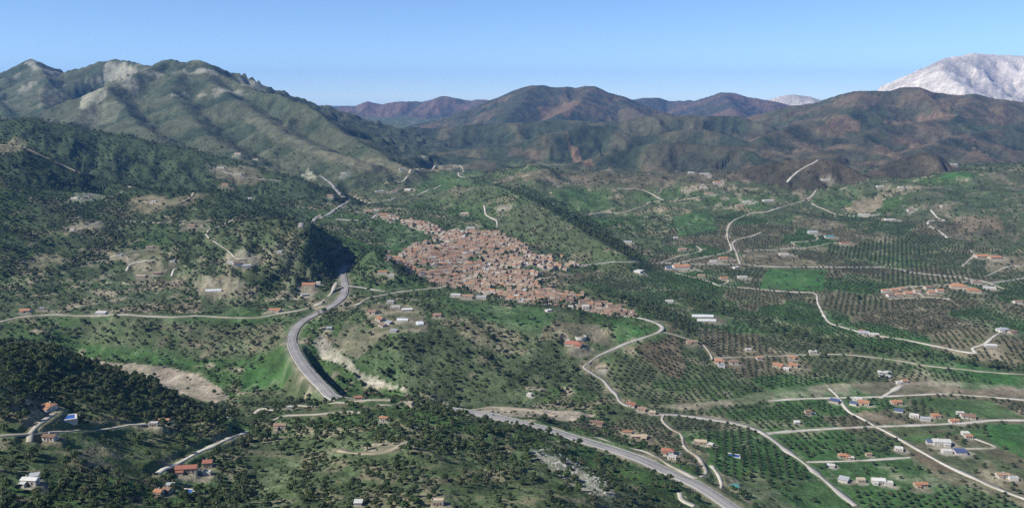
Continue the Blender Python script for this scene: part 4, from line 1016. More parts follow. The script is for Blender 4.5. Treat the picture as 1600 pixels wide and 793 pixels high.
# hand-traced plots: polygon, ground colour, strength, tree density (None = leave)
TAN = (0.27, 0.225, 0.155); BROWN = (0.165, 0.128, 0.090); GREEN = (0.070, 0.130, 0.046); LUSH = (0.062, 0.146, 0.044)
PLOTS = [
 ([(490, 492), (600, 478), (700, 470), (800, 485), (870, 515), (900, 600), (700, 630), (600, 600), (530, 560)], (0.100, 0.118, 0.062), 0.4, 0.72),
 ([(95, 355), (160, 345), (165, 356), (100, 370)], (0.30, 0.27, 0.19), 0.55, 0.1), ([(165, 395), (250, 384), (255, 398), (170, 410)], (0.28, 0.25, 0.17), 0.5, 0.15), ([(205, 308), (262, 306), (258, 322), (200, 320)], (0.27, 0.23, 0.15), 0.6, 0.1), ([(40, 405), (90, 395), (100, 412), (50, 422)], (0.25, 0.23, 0.15), 0.45, 0.2),
 ([(60, 503), (440, 499), (452, 540), (400, 556), (330, 562), (240, 552), (120, 532)], (0.165, 0.155, 0.10), 0.5, 0.62), ([(240, 505), (440, 502), (445, 530), (400, 552), (330, 560), (300, 540)], (0.22, 0.195, 0.135), 0.4, 0.7),
 ([(1380, 335), (1450, 292), (1560, 269), (1640, 264), (1640, 380), (1530, 388), (1480, 372)], (0.100, 0.098, 0.066), 0.65, 0.22),
 ([(870, 270), (1000, 267), (1150, 270), (1180, 285), (1060, 292), (930, 300)], (0.118, 0.100, 0.072), 0.55, 0.3),
 ([(200, 402), (245, 398), (262, 424), (215, 440)], (0.30, 0.27, 0.19), 0.45, 0.15), ([(285, 345), (330, 342), (325, 360), (280, 362)], (0.28, 0.25, 0.18), 0.5, 0.15), ([(355, 395), (410, 400), (395, 420), (350, 415)], (0.33, 0.30, 0.23), 0.5, 0.1), ([(320, 255), (400, 262), (420, 285), (340, 280)], (0.25, 0.22, 0.15), 0.5, 0.2), ([(0, 222), (40, 224), (60, 245), (0, 240)], (0.26, 0.23, 0.15), 0.55, 0.2),
 ([(828, 700), (870, 711), (920, 743), (968, 776), (952, 786), (900, 760), (850, 726), (825, 712)], (0.30, 0.29, 0.25), 0.7, 0.2),
 ([(165, 98), (195, 97), (215, 108), (203, 124), (178, 126), (160, 112)], (0.42, 0.37, 0.29), 0.8, 0), ([(148, 140), (168, 137), (166, 150), (130, 172), (122, 168)], (0.42, 0.37, 0.28), 0.8, 0), ([(38, 99), (50, 92), (60, 97), (54, 106)], (0.40, 0.36, 0.30), 0.8, 0),
 ([(130, 165), (165, 160), (205, 168), (180, 190), (110, 190)], (0.27, 0.24, 0.17), 0.5, 0), ([(60, 140), (80, 138), (100, 160), (60, 172)], (0.26, 0.23, 0.17), 0.5, 0), ([(380, 185), (440, 195), (520, 232), (580, 250), (520, 258), (430, 225)], (0.24, 0.205, 0.14), 0.45, 0),
 ([(868, 206), (884, 208), (905, 236), (926, 258), (914, 260), (892, 238)], (0.27, 0.175, 0.115), 0.8, 0), ([(838, 168), (880, 160), (908, 158), (888, 182), (848, 188)], (0.24, 0.155, 0.095), 0.6, 0), ([(1285, 186), (1345, 196), (1340, 206), (1290, 196)], (0.26, 0.17, 0.11), 0.6, 0),
 ([(1380, 186), (1440, 181), (1495, 179), (1485, 188), (1400, 197)], (0.26, 0.175, 0.115), 0.6, 0), ([(1300, 155), (1345, 146), (1380, 150), (1350, 172), (1310, 170)], (0.20, 0.15, 0.10), 0.5, 0), ([(1400, 210), (1470, 200), (1520, 215), (1440, 230)], (0.19, 0.145, 0.10), 0.45, 0),
 ([(800, 228), (850, 236), (840, 250), (790, 244)], (0.20, 0.145, 0.10), 0.5, 0),
 ([(1200, 418), (1292, 421), (1285, 455), (1185, 450)], LUSH, 0.9, 0.02), ([(960, 500), (1028, 514), (968, 536), (955, 515)], LUSH, 0.8, 0.12),
 ([(862, 500), (935, 508), (958, 542), (905, 528), (868, 512)], (0.17, 0.15, 0.105), 0.8, 0.05), ([(990, 540), (1060, 525), (1072, 575), (1058, 592), (1012, 566)], BROWN, 0.8, None),
 ([(800, 475), (870, 485), (860, 510), (800, 505)], GREEN, 0.8, 0.05), ([(385, 575), (450, 548), (460, 580), (440, 605), (375, 612)], LUSH, 0.6, 0.03),
 ([(120, 540), (260, 545), (330, 570), (250, 568), (160, 560)], GREEN, 0.6, 0.2), ([(680, 470), (790, 478), (850, 510), (840, 530), (760, 500)], GREEN, 0.7, 0.15),
 ([(1400, 683), (1600, 662), (1600, 700), (1560, 697), (1500, 676), (1430, 693)], GREEN, 0.85, 0.01), ([(1350, 640), (1420, 660), (1380, 663), (1335, 646)], TAN, 0.8, 0.0),
 ([(1425, 700), (1505, 736), (1460, 737), (1430, 715)], BROWN, 0.8, 0.0), ([(1540, 662), (1600, 662), (1600, 716), (1550, 690)], LUSH, 0.85, 0.0),
 ([(1420, 621), (1545, 624), (1600, 652), (1500, 654)], GREEN, 0.75, 0.03), ([(1380, 660), (1490, 664), (1430, 682), (1395, 678)], (0.095, 0.120, 0.055), 0.8, 0.0),
 ([(1330, 768), (1510, 757), (1600, 793), (1600, 830), (1340, 830)], GREEN, 0.75, None), ([(1215, 685), (1360, 672), (1412, 690), (1390, 706), (1262, 712)], GREEN, 0.6, None),
 ([(1480, 560), (1600, 590), (1600, 608), (1520, 590)], LUSH, 0.8, 0.0), ([(1340, 312), (1385, 308), (1370, 330), (1325, 330)], TAN, 0.9, 0.0),
 ([(1480, 270), (1520, 270), (1515, 280), (1470, 280)], LUSH, 0.7, 0.0), ([(630, 265), (700, 256), (725, 260), (690, 266), (640, 275)], (0.30, 0.24, 0.16), 0.85, 0.0),
 ([(640, 300), (740, 262), (760, 270), (700, 300)], GREEN, 0.45, 0.1), ([(575, 350), (650, 355), (700, 380), (640, 392), (600, 385)], GREEN, 0.5, 0.35),
 ([(690, 310), (755, 320), (770, 350), (720, 362)], GREEN, 0.3, 0.45), ([(880, 300), (930, 300), (960, 325), (900, 330)], GREEN, 0.6, 0.15), ([(1050, 340), (1110, 330), (1120, 360), (1060, 370)], LUSH, 0.6, 0.12),
 ([(480, 262), (500, 275), (492, 282), (470, 274)], (0.42, 0.38, 0.28), 0.9, 0.0), ([(300, 440), (385, 438), (380, 462), (310, 462)], (0.30, 0.27, 0.20), 0.6, 0.1),
 ([(560, 480), (660, 478), (670, 520), (590, 530)], (0.26, 0.22, 0.16), 0.5, 0.15), ([(540, 500), (600, 520), (560, 560), (520, 545)], (0.30, 0.26, 0.19), 0.55, 0.2),
 ([(500, 520), (520, 540), (560, 580), (640, 608), (570, 600), (505, 560), (488, 535)], (0.48, 0.44, 0.35), 0.8, 0.05),
 ([(120, 300), (190, 300), (140, 315), (105, 315)], (0.40, 0.38, 0.30), 0.5, 0.1), ([(190, 325), (270, 310), (330, 302), (300, 320), (230, 335)], (0.24, 0.21, 0.14), 0.65, 0.15),
 ([(500, 240), (600, 245), (635, 264), (560, 268)], (0.24, 0.20, 0.14), 0.5, 0.05), ([(1540, 395), (1600, 400), (1600, 425), (1540, 425)], TAN, 0.6, 0.15),
 ([(560, 695), (640, 690), (650, 700), (580, 708)], (0.33, 0.29, 0.21), 0.6, 0.1), ([(1490, 340), (1560, 338), (1570, 360), (1500, 365)], (0.22, 0.17, 0.12), 0.6, 0.3),
 ([(800, 270), (850, 268), (880, 285), (820, 285)], (0.28, 0.24, 0.16), 0.5, 0.1), ([(1020, 225), (1160, 232), (1190, 262), (1000, 262)], (0.085, 0.078, 0.058), 0.4, 0.0)]
PLAINZ = zone([(985, 648), (1010, 628), (905, 600), (925, 575), (1000, 555), (1045, 520), (1010, 480), (880, 440), (860, 425), (1000, 415), (1045, 360), (1150, 330), (1280, 335), (1480, 345), (1600, 380), (1760, 400), (1760, 870), (1190, 870), (1110, 770), (1060, 710), (960, 680), (870, 660)])
PLAINZ &= ~FORE

TERR = zone([(20, 430), (200, 395), (440, 395), (475, 465), (380, 490), (100, 488), (20, 485)]) | zone([(1450, 330), (1600, 330), (1600, 420), (1500, 425)]) | zone([(1000, 280), (1130, 285), (1240, 300), (1130, 330), (1020, 310)])
_fr = (HGT / 4.5 + 0.5 * Hn2) % 1.0
fill(C, TERR * sstep(0.30, 0.12, np.abs(_fr - 0.3)) * sstep(-0.15, 0.2, Hn3 + Hn2) * 0.6, (0.30, 0.265, 0.19))
# parcels of the valley floor: a jittered grid of plots
PS = 115.0
def parcel(x, y):
    xr = x * 0.94 + y * 0.34; yr = (-x * 0.34 + y * 0.94) * 0.8
    i = np.floor(xr / PS).astype(int); j = np.floor(yr / PS).astype(int)
    bd = np.full(np.shape(x), 1e18); bi = np.zeros(np.shape(x), int); b2 = np.full(np.shape(x), 1e18)
    for di in (-1, 0, 1):
        for dj in (-1, 0, 1):
            a = ((i + di) * 73856093) ^ ((j + dj) * 19349663)
            h1 = ((a * 2654435761) & 0xffff) / 65535.0; h2 = ((a * 40503 + 12345) * 69069 >> 3 & 0xffff) / 65535.0
            d = np.maximum(np.abs(xr - (i + di + 0.2 + 0.6 * h1) * PS), np.abs(yr - (j + dj + 0.2 + 0.6 * h2) * PS))
            m = d < bd
            b2 = np.where(m, bd, np.minimum(b2, d)); bi = np.where(m, a & 0xffff, bi); bd = np.where(m, d, bd)
    return bi, b2 - bd
PID, PEDGE = parcel(GX, GY)
ph = (PID * 7919 % 1000) / 1000.0
pc = np.array([GREEN, (0.098, 0.112, 0.062), (0.072, 0.112, 0.046), (0.145, 0.128, 0.085), (0.062, 0.118, 0.042), (0.175, 0.150, 0.102), (0.080, 0.105, 0.050), (0.115, 0.120, 0.070)], np.float32)[(ph * 8).astype(int)]
k = (PLAINZ * (0.78 - 0.35 * sstep(0.0, 0.5, Hn2)))[..., None].astype(np.float32)
C = C * (1 - k) + pc * k
fill(C, PLAINZ * sstep(3.0, 0.8, PEDGE) * 0.5, (0.21, 0.185, 0.13))
ROWTREES = PLAINZ & ~RIV2 & ~RIVER
PLOT_DEN = np.where((PID * 104729 % 100) < 88, 0.94, 0.14) * (PLAINZ & ~RIV2 & ~RIVER)
DEN[PLAINZ] = 0.035; DEN[RIV2] = 0.01
for pts, col, st, den in PLOTS:
    m = zone(pts)
    fill(C, m * st * (0.75 + 0.25 * sstep(-0.3, 0.3, Hn3)), col)
    if den is not None:
        DEN[m] = den; PLOT_DEN[m] = min(den, 0.08)
    else:
        PLOT_DEN[m] = 0.95
# the dark wooded scarps that cross the valley
for pts in ([(1050, 455), (1120, 470), (1200, 500), (1290, 525), (1400, 548), (1500, 560), (1600, 572), (1600, 582), (1480, 566), (1390, 556), (1290, 540), (1190, 515), (1100, 482), (1040, 462)],
            [(598, 402), (640, 425), (680, 441), (740, 453), (800, 466), (880, 477), (885, 483), (800, 473), (740, 461), (680, 449), (640, 434), (596, 410)],
            [(880, 440), (960, 455), (1040, 480), (1070, 500), (1100, 540), (1060, 515), (980, 470)], [(770, 290), (800, 299), (836, 317), (870, 338), (905, 360), (945, 384), (985, 404), (1000, 400), (950, 360), (900, 330), (850, 305), (810, 292)]):
    m = zone(pts)
    DEN[m] = np.clip(0.75 + 0.4 * Hn2, 0.2, 1)[m]; TREE[m] = 0.8; PLOT_DEN[m] = 0
    fill(C, m * 0.7, FLOOR)
TOWNP = px_poly([(600, 339), (640, 344), (700, 362), (775, 362), (815, 382), (834, 398), (900, 411), (902, 417), (850, 422), (832, 438), (850, 449), (905, 462), (975, 480), (992, 492), (960, 494), (880, 480), (800, 470), (740, 456), (680, 444), (640, 428), (604, 408), (598, 396), (640, 384), (688, 374), (640, 354), (606, 347)])
TOWN = in_poly(TOWNP, GX, GY)
fill(C, TOWN * 0.9, (0.34, 0.29, 0.23)); DEN[TOWN] = np.where(fbm(GX, GY, 55, 2, 77.7) > 0.3, 0.5, 0.04)[TOWN]; TREE[TOWN] = 0.8
fill(C, TOWN * (fbm(GX, GY, 55, 2, 77.7) > 0.34) * 0.8, GRASS)
DEN[TOWN] *= 1.0; PLOT_DEN[TOWN] = 0; ROWTREES &= ~TOWN

# clear strips beside roads and yards round houses
def paint_near(samples, core, fade, col, st, den=0.0, noisy=0.0):
    dt = TT[1] - TT[0]; r = core + fade
    for x, y in samples:
        i0, i1 = np.searchsorted(YY, [y - r, y + r]); i0 = max(i0 - 1, 0); i1 = min(i1 + 1, NY)
        j0 = max(int((x / y - r / y + TMAX) / dt), 0); j1 = min(int((x / y + r / y + TMAX) / dt) + 2, NT)
        if i1 <= i0 or j1 <= j0: continue
        d = np.hypot(GX[i0:i1, j0:j1] - x, GY[i0:i1, j0:j1] - y)
        if noisy: d = d + noisy * Hn3[i0:i1, j0:j1] * r
        w = (1 - sstep(core, r, d)) * st
        c = C[i0:i1, j0:j1]
        c[:] = c * (1 - w[..., None]) + np.asarray(col, np.float32) * w[..., None]
        m = d < r
        DEN[i0:i1, j0:j1][m] = np.minimum(DEN[i0:i1, j0:j1][m], den); PLOT_DEN[i0:i1, j0:j1][m] = np.minimum(PLOT_DEN[i0:i1, j0:j1][m], den)
def clear_near(samples, r, den=0.03):
    dt = TT[1] - TT[0]
    for x, y in samples:
        i0, i1 = np.searchsorted(YY, [y - r, y + r]); i0 = max(i0 - 1, 0); i1 = min(i1 + 1, NY)
        j0 = max(int((x / y - r / y + TMAX) / dt), 0); j1 = min(int((x / y + r / y + TMAX) / dt) + 2, NT)
        if i1 <= i0 or j1 <= j0: continue
        m = np.hypot(GX[i0:i1, j0:j1] - x, GY[i0:i1, j0:j1] - y) < r
        for A in (DEN, PLOT_DEN):
            A[i0:i1, j0:j1][m] = np.minimum(A[i0:i1, j0:j1][m], den)
for S, w, mat, name, label in ROAD_DATA:
    paint_near(S[::2, :2], w / 2 + 0.5, 3.0, (0.26, 0.225, 0.16), 0.35)
    clear_near(S[::2, :2] - (0, 4.0), w / 2 + 4.5, 0.05)
paint_near(hp[::2, :2], 9.0, 8.0, (0.30, 0.27, 0.20), 0.35)
for (p, wm), hh in zip(HPOS, HOUSES):
    paint_near([(p[0] + wm * 0.2, p[1] - wm * 0.2)], wm * 0.55, wm * 0.5, random.choice([(0.34, 0.30, 0.225), (0.42, 0.385, 0.31), (0.25, 0.22, 0.155)]), 0.75, noisy=0.7)
    clear_near([(p[0], p[1] - wm * 0.5 - 3)], wm * 0.6 + 4.0)
clear_near([cast(u, v)[:2] for u, v in ((830, 706), (850, 711), (868, 716), (884, 724), (898, 731), (912, 741), (925, 750), (940, 760), (952, 770), (865, 726), (885, 738), (905, 752), (920, 765))], 9.0, 0.12)
_low = ((OWN == 0) | (OWN >= 8)) & (C[..., 1] > C[..., 0] * 1.04)
C[_low] *= np.array([0.91, 1.02, 0.97], np.float32)
C[OWN == 7] *= np.array([0.86, 0.95, 0.93], np.float32)
# fine mottling of the cover itself
C *= (1 + 0.22 * np.clip(Hn3, -0.8, 0.8) + 0.16 * np.clip(Hn2, -0.8, 0.8))[..., None].astype(np.float32)
C = np.clip(C, 0.02, 0.8)

# ------------------------------------------------------------------ terrain mesh
def terrain_mat():
    m, nt, b = new_mat('ground_cover')
    at = nd(nt, 'ShaderNodeAttribute', attribute_name='cover')
    g = nd(nt, 'ShaderNodeNewGeometry')
    pos = g.outputs['Position']
    col = at.outputs['Color']
    # shrubs and tufts too small to build: darker speckles at two sizes, and pale bare spots
    f0 = noise_fac(nt, pos, 0.55, 3, 0.50, 0.60)
    f1 = noise_fac(nt, pos, 0.22, 4, 0.48, 0.60)
    f2 = noise_fac(nt, pos, 0.05, 5, 0.48, 0.64)
    f3 = noise_fac(nt, pos, 0.11, 4, 0.56, 0.70)
    dark = nd(nt, 'ShaderNodeHueSaturation'); dark.inputs['Value'].default_value = 0.52; dark.inputs['Saturation'].default_value = 1.05
    nt.links.new(col, dark.inputs['Color'])
    lite = nd(nt, 'ShaderNodeHueSaturation'); lite.inputs['Value'].default_value = 1.8; lite.inputs['Saturation'].default_value = 0.8
    nt.links.new(col, lite.inputs['Color'])
    def scaled(f, k):
        n = nd(nt, 'ShaderNodeMath', operation='MULTIPLY'); n.inputs[1].default_value = k
        nt.links.new(f, n.inputs[0]); return n.outputs[0]
    c = mixc(nt, scaled(f3, 0.5), col, lite.outputs[0])
    f4 = noise_fac(nt, pos, 0.018, 8, 0.46, 0.62, 0.65)
    f5 = noise_fac(nt, pos, 0.009, 8, 0.50, 0.66, 0.68)
    c = mixc(nt, scaled(f5, 0.65), c, lite.outputs[0])
    c = mixc(nt, scaled(f4, 0.78), c, dark.outputs[0])
    c = mixc(nt, scaled(f0, 0.5), c, dark.outputs[0])
    c = mixc(nt, scaled(f1, 0.7), c, dark.outputs[0])
    c = mixc(nt, scaled(f2, 0.5), c, dark.outputs[0])
    nt.links.new(c, b.inputs['Base Color'])
    b.inputs['Roughness'].default_value = 1.0
    b.inputs['Specular IOR Level'].default_value = 0.05
    bn = nd(nt, 'ShaderNodeTexNoise'); bn.inputs['Scale'].default_value = 0.06; bn.inputs['Detail'].default_value = 6
    nt.links.new(pos, bn.inputs['Vector'])
    bp = nd(nt, 'ShaderNodeBump'); bp.inputs['Strength'].default_value = 0.5; bp.inputs['Distance'].default_value = 6.0
    nt.links.new(bn.outputs['Fac'], bp.inputs['Height'])
    bn2 = nd(nt, 'ShaderNodeTexNoise'); bn2.inputs['Scale'].default_value = 0.011; bn2.inputs['Detail'].default_value = 8; bn2.inputs['Roughness'].default_value = 0.6
    nt.links.new(pos, bn2.inputs['Vector'])
    bp2 = nd(nt, 'ShaderNodeBump'); bp2.inputs['Strength'].default_value = 0.42; bp2.inputs['Distance'].default_value = 45.0
    nt.links.new(bn2.outputs['Fac'], bp2.inputs['Height']); nt.links.new(bp.outputs[0], bp2.inputs['Normal'])
    nt.links.new(bp2.outputs[0], b.inputs['Normal'])
    return m
MAT['ground'] = terrain_mat()
_i = np.arange(NY * NT).reshape(NY, NT)
_F = np.stack([_i[:-1, :-1], _i[:-1, 1:], _i[1:, 1:], _i[1:, :-1]], -1).reshape(-1, 4)
tm = fast_mesh('terrain', np.stack([GX, GY, HGT], -1).reshape(-1, 3), _F, True)
ca = tm.color_attributes.new('cover', 'FLOAT_COLOR', 'POINT')
ca.data.foreach_set('color', np.concatenate([C.reshape(-1, 3), np.ones((NY * NT, 1), np.float32)], 1).astype(np.float32).ravel())
terrain = tag(link('terrain', tm, 'ground'), 'green valley floor, scrub hillsides and mountains', 'terrain', kind='structure')

# running horizon, for telling what the photograph can see
_sl = (HGT - CAMZ) / GY
_CM = np.maximum.accumulate(_sl, 0)
def visible(x, y, z, pad=0.0):
    u, v = project(x, y, z)
    return (u > -5) & (u < 1605) & (v < 800) & ((z + pad - CAMZ) / y >= sample(_CM, x, y * 0.985))

# ------------------------------------------------------------------ road ribbons
def ribbon(S, w, lift, off=0.0, skirt=1.2, cross=3):
    d = np.gradient(S[:, :2], axis=0)
    d /= np.linalg.norm(d, axis=1)[:, None] + 1e-9
    n = np.stack([-d[:, 1], d[:, 0]], 1)
    ks = np.linspace(-0.5, 0.5, cross)
    cols = []
    for k in ks:
        p = S[:, :2] + n * (k * w + off)[..., None] if np.ndim(w) else S[:, :2] + n * (k * w + off)
        cols.append(np.column_stack([p, S[:, 2] + lift]))
    if skirt:
        cols.insert(0, cols[0] - (0, 0, skirt)); cols.append(cols[-1] - (0, 0, skirt))
    A = np.stack(cols, 1)
    nr, nc = A.shape[:2]
    i = np.arange(nr * nc).reshape(nr, nc)
    F = np.stack([i[:-1, :-1], i[1:, :-1], i[1:, 1:], i[:-1, 1:]], -1).reshape(-1, 4)[:, ::-1]
    return A.reshape(-1, 3), F

def edge_wobble(S, w, amt):
    n = len(S)
    k = np.convolve(RNG.normal(0, 1, n + 8), np.hanning(9), 'same')[4:4 + n] if n > 3 else np.zeros(n)
    return w * (1 + amt * k * 0.35)

for S, w, mat, name, label in ROAD_DATA:
    lift = 0.15 + 0.00018 * S[:, 1].mean()
    V, F = ribbon(S, edge_wobble(S, w * (1.0 if mat in ('asphalt',) else 0.85), 0.0 if mat in ('asphalt',) else 0.45), lift, np.zeros(len(S)))
    r = link(name, fast_mesh(name, V, F), mat)
    tag(r, label, name.split('_')[-1], kind='structure')

# the highway with its painted lines, rails and parapet
V, F = ribbon(hp, 12.6, 0.25, skirt=2.0, cross=5)
hw = tag(link('highway', fast_mesh('highway', V, F), 'asphalt'), 'grey two-lane highway with white lines sweeping round the wooded ridge', 'highway', kind='structure')
for off, wd in ((-5.3, 0.28), (5.3, 0.28), (0.0, 0.2)):
    V, F = ribbon(hp, wd, 0.256, off, skirt=0)
    link('lane_marking', fast_mesh('lane_marking', V, F), 'paint', hw)
def rail(S, off, name):
    V, F = ribbon(S, 0.12, 1.0, off, skirt=0.35, cross=2)
    r = link(name, fast_mesh(name, V, F), 'steel', hw)
    d = np.gradient(S[:, :2], axis=0); d /= np.linalg.norm(d, axis=1)[:, None]
    vs_, fs_ = [], []
    for p, q in zip(S[::2], d[::2]):
        c = p[:2] + np.array([-q[1], q[0]]) * off
        b0 = len(vs_)
        for zz in (p[2] - 0.6, p[2] + 0.62):
            vs_ += [(c[0] - .1, c[1] - .1, zz), (c[0] + .1, c[1] - .1, zz), (c[0] + .1, c[1] + .1, zz), (c[0] - .1, c[1] + .1, zz)]
        fs_ += [(b0, b0 + 1, b0 + 5, b0 + 4), (b0 + 1, b0 + 2, b0 + 6, b0 + 5), (b0 + 2, b0 + 3, b0 + 7, b0 + 6), (b0 + 3, b0, b0 + 4, b0 + 7)]
    ps = link('rail_posts', fast_mesh('rail_posts', vs_, fs_), 'steel', r); ps['kind'] = 'stuff'
rail(hp, 6.1, 'guard_rail'); rail(hp, -6.1, 'guard_rail')
_bridge = (hp[:, 1] > 930) & (hp[:, 1] < 1180) & (hp[:, 0] < -120)
for off in (6.75, -6.75):
    V, F = ribbon(hp[_bridge], 0.55, 0.75, off, skirt=4.0, cross=2)
    link('parapet', fast_mesh('parapet', V, F), 'concrete', hw)

# ------------------------------------------------------------------ houses
class MB:
    def __init__(self):
        self.v = []; self.f = []; self.m = []
    def add(self, vs, fs, mi=0):
        b = len(self.v)
        self.v += [tuple(p) for p in vs]
        self.f += [tuple(i + b for i in f) for f in fs]
        self.m += [mi] * len(fs)
    def box(self, x0, x1, y0, y1, z0, z1, mi=0):
        self.add([(x0, y0, z0), (x1, y0, z0), (x1, y1, z0), (x0, y1, z0), (x0, y0, z1), (x1, y0, z1), (x1, y1, z1), (x0, y1, z1)],
                 [(0, 3, 2, 1), (4, 5, 6, 7), (0, 1, 5, 4), (1, 2, 6, 5), (2, 3, 7, 6), (3, 0, 4, 7)], mi)
    def mesh(self, name):
        me = bpy.data.meshes.new(name)
        me.from_pydata(self.v, [], self.f)
        if any(self.m):
            me.polygons.foreach_set('material_index', self.m)
        me.update()
        return me

def roof_slab(b, w, d, h, kind, mi=0, over=0.45):
    """closed roof volume over a w x d house with eaves at h; returns ridge height"""
    W, D = w / 2 + over, d / 2 + over
    e = h - 0.12
    t = 0.22
    if kind == 'gable':
        r = h + d * 0.2
        for s in (-1, 1):
            q = [(-W, 0, r), (W, 0, r), (W, s * D, e), (-W, s * D, e)]
            b.add(q + [(x, y, z + t) for x, y, z in q], [(0, 1, 2, 3)[::s], (4, 5, 6, 7)[::-s], (2, 3, 7, 6), (0, 3, 7, 4), (1, 2, 6, 5)], mi)
    elif kind == 'hip':
        r = h + min(w, d) * 0.24
        k = max(W - D, 0.3)
        lo = [(-W, -D, e), (W, -D, e), (W, D, e), (-W, D, e)]
        hi = [(-W, -D, e + t), (W, -D, e + t), (W, D, e + t), (-W, D, e + t), (-k, 0, r), (k, 0, r)]
        b.add(lo + hi, [(3, 2, 1, 0), (0, 1, 5, 4), (1, 2, 6, 5), (2, 3, 7, 6), (3, 0, 4, 7), (4, 5, 9, 8), (6, 7, 8, 9), (5, 6, 9), (7, 4, 8)], mi)
    elif kind == 'shed':
        r = h + d * 0.12
        q = [(-W, -D, e), (W, -D, e), (W, D, r), (-W, D, r)]
        b.add(q + [(x, y, z + t) for x, y, z in q], [(3, 2, 1, 0), (4, 5, 6, 7), (0, 1, 5, 4), (1, 2, 6, 5), (2, 3, 7, 6), (3, 0, 4, 7)], mi)
    elif kind == 'flat':
        r = h
        W, D = w / 2 - 0.25, d / 2 - 0.25
        b.box(-W, W, -D, D, h - 0.2, h + 0.02, mi)
    return r

def wall_shell(b, w, d, h, kind, base=-3.5, mi=0):
    x, y = w / 2, d / 2
    if kind == 'gable':
        r = h + d * 0.2 - 0.02
        b.add([(-x, -y, base), (x, -y, base), (x, y, base), (-x, y, base), (-x, -y, h), (x, -y, h), (x, y, h), (-x, y, h), (-x, 0, r), (x, 0, r)],
              [(0, 1, 5, 4), (2, 3, 7, 6), (1, 2, 6, 9, 5), (3, 0, 4, 8, 7)], mi)
    elif kind == 'shed':
        r = h + d * 0.11
        b.add([(-x, -y, base), (x, -y, base), (x, y, base), (-x, y, base), (-x, -y, h), (x, -y, h), (x, y, r), (-x, y, r)],
              [(0, 1, 5, 4), (2, 3, 7, 6), (1, 2, 6, 5), (3, 0, 4, 7)], mi)
    elif kind == 'flat':
        b.box(-x, x, -y, y, base, h - 0.2, mi)
        p = 0.6
        b.box(-x, x, -y, -y + 0.24, h - 0.2, h + p, mi); b.box(-x, x, y - 0.24, y, h - 0.2, h + p, mi)
        b.box(-x, -x + 0.24, -y + 0.24, y - 0.24, h - 0.2, h + p, mi); b.box(x - 0.24, x, -y + 0.24, y - 0.24, h - 0.2, h + p, mi)
    else:
        b.add([(-x, -y, base), (x, -y, base), (x, y, base), (-x, y, base), (-x, -y, h), (x, -y, h), (x, y, h), (-x, y, h)],
              [(0, 1, 5, 4), (2, 3, 7, 6), (1, 2, 6, 5), (3, 0, 4, 7)], mi)

def one_box(x0, x1, y0, y1, z0, z1, name):
    b = MB(); b.box(x0, x1, y0, y1, z0, z1); return b.mesh(name)

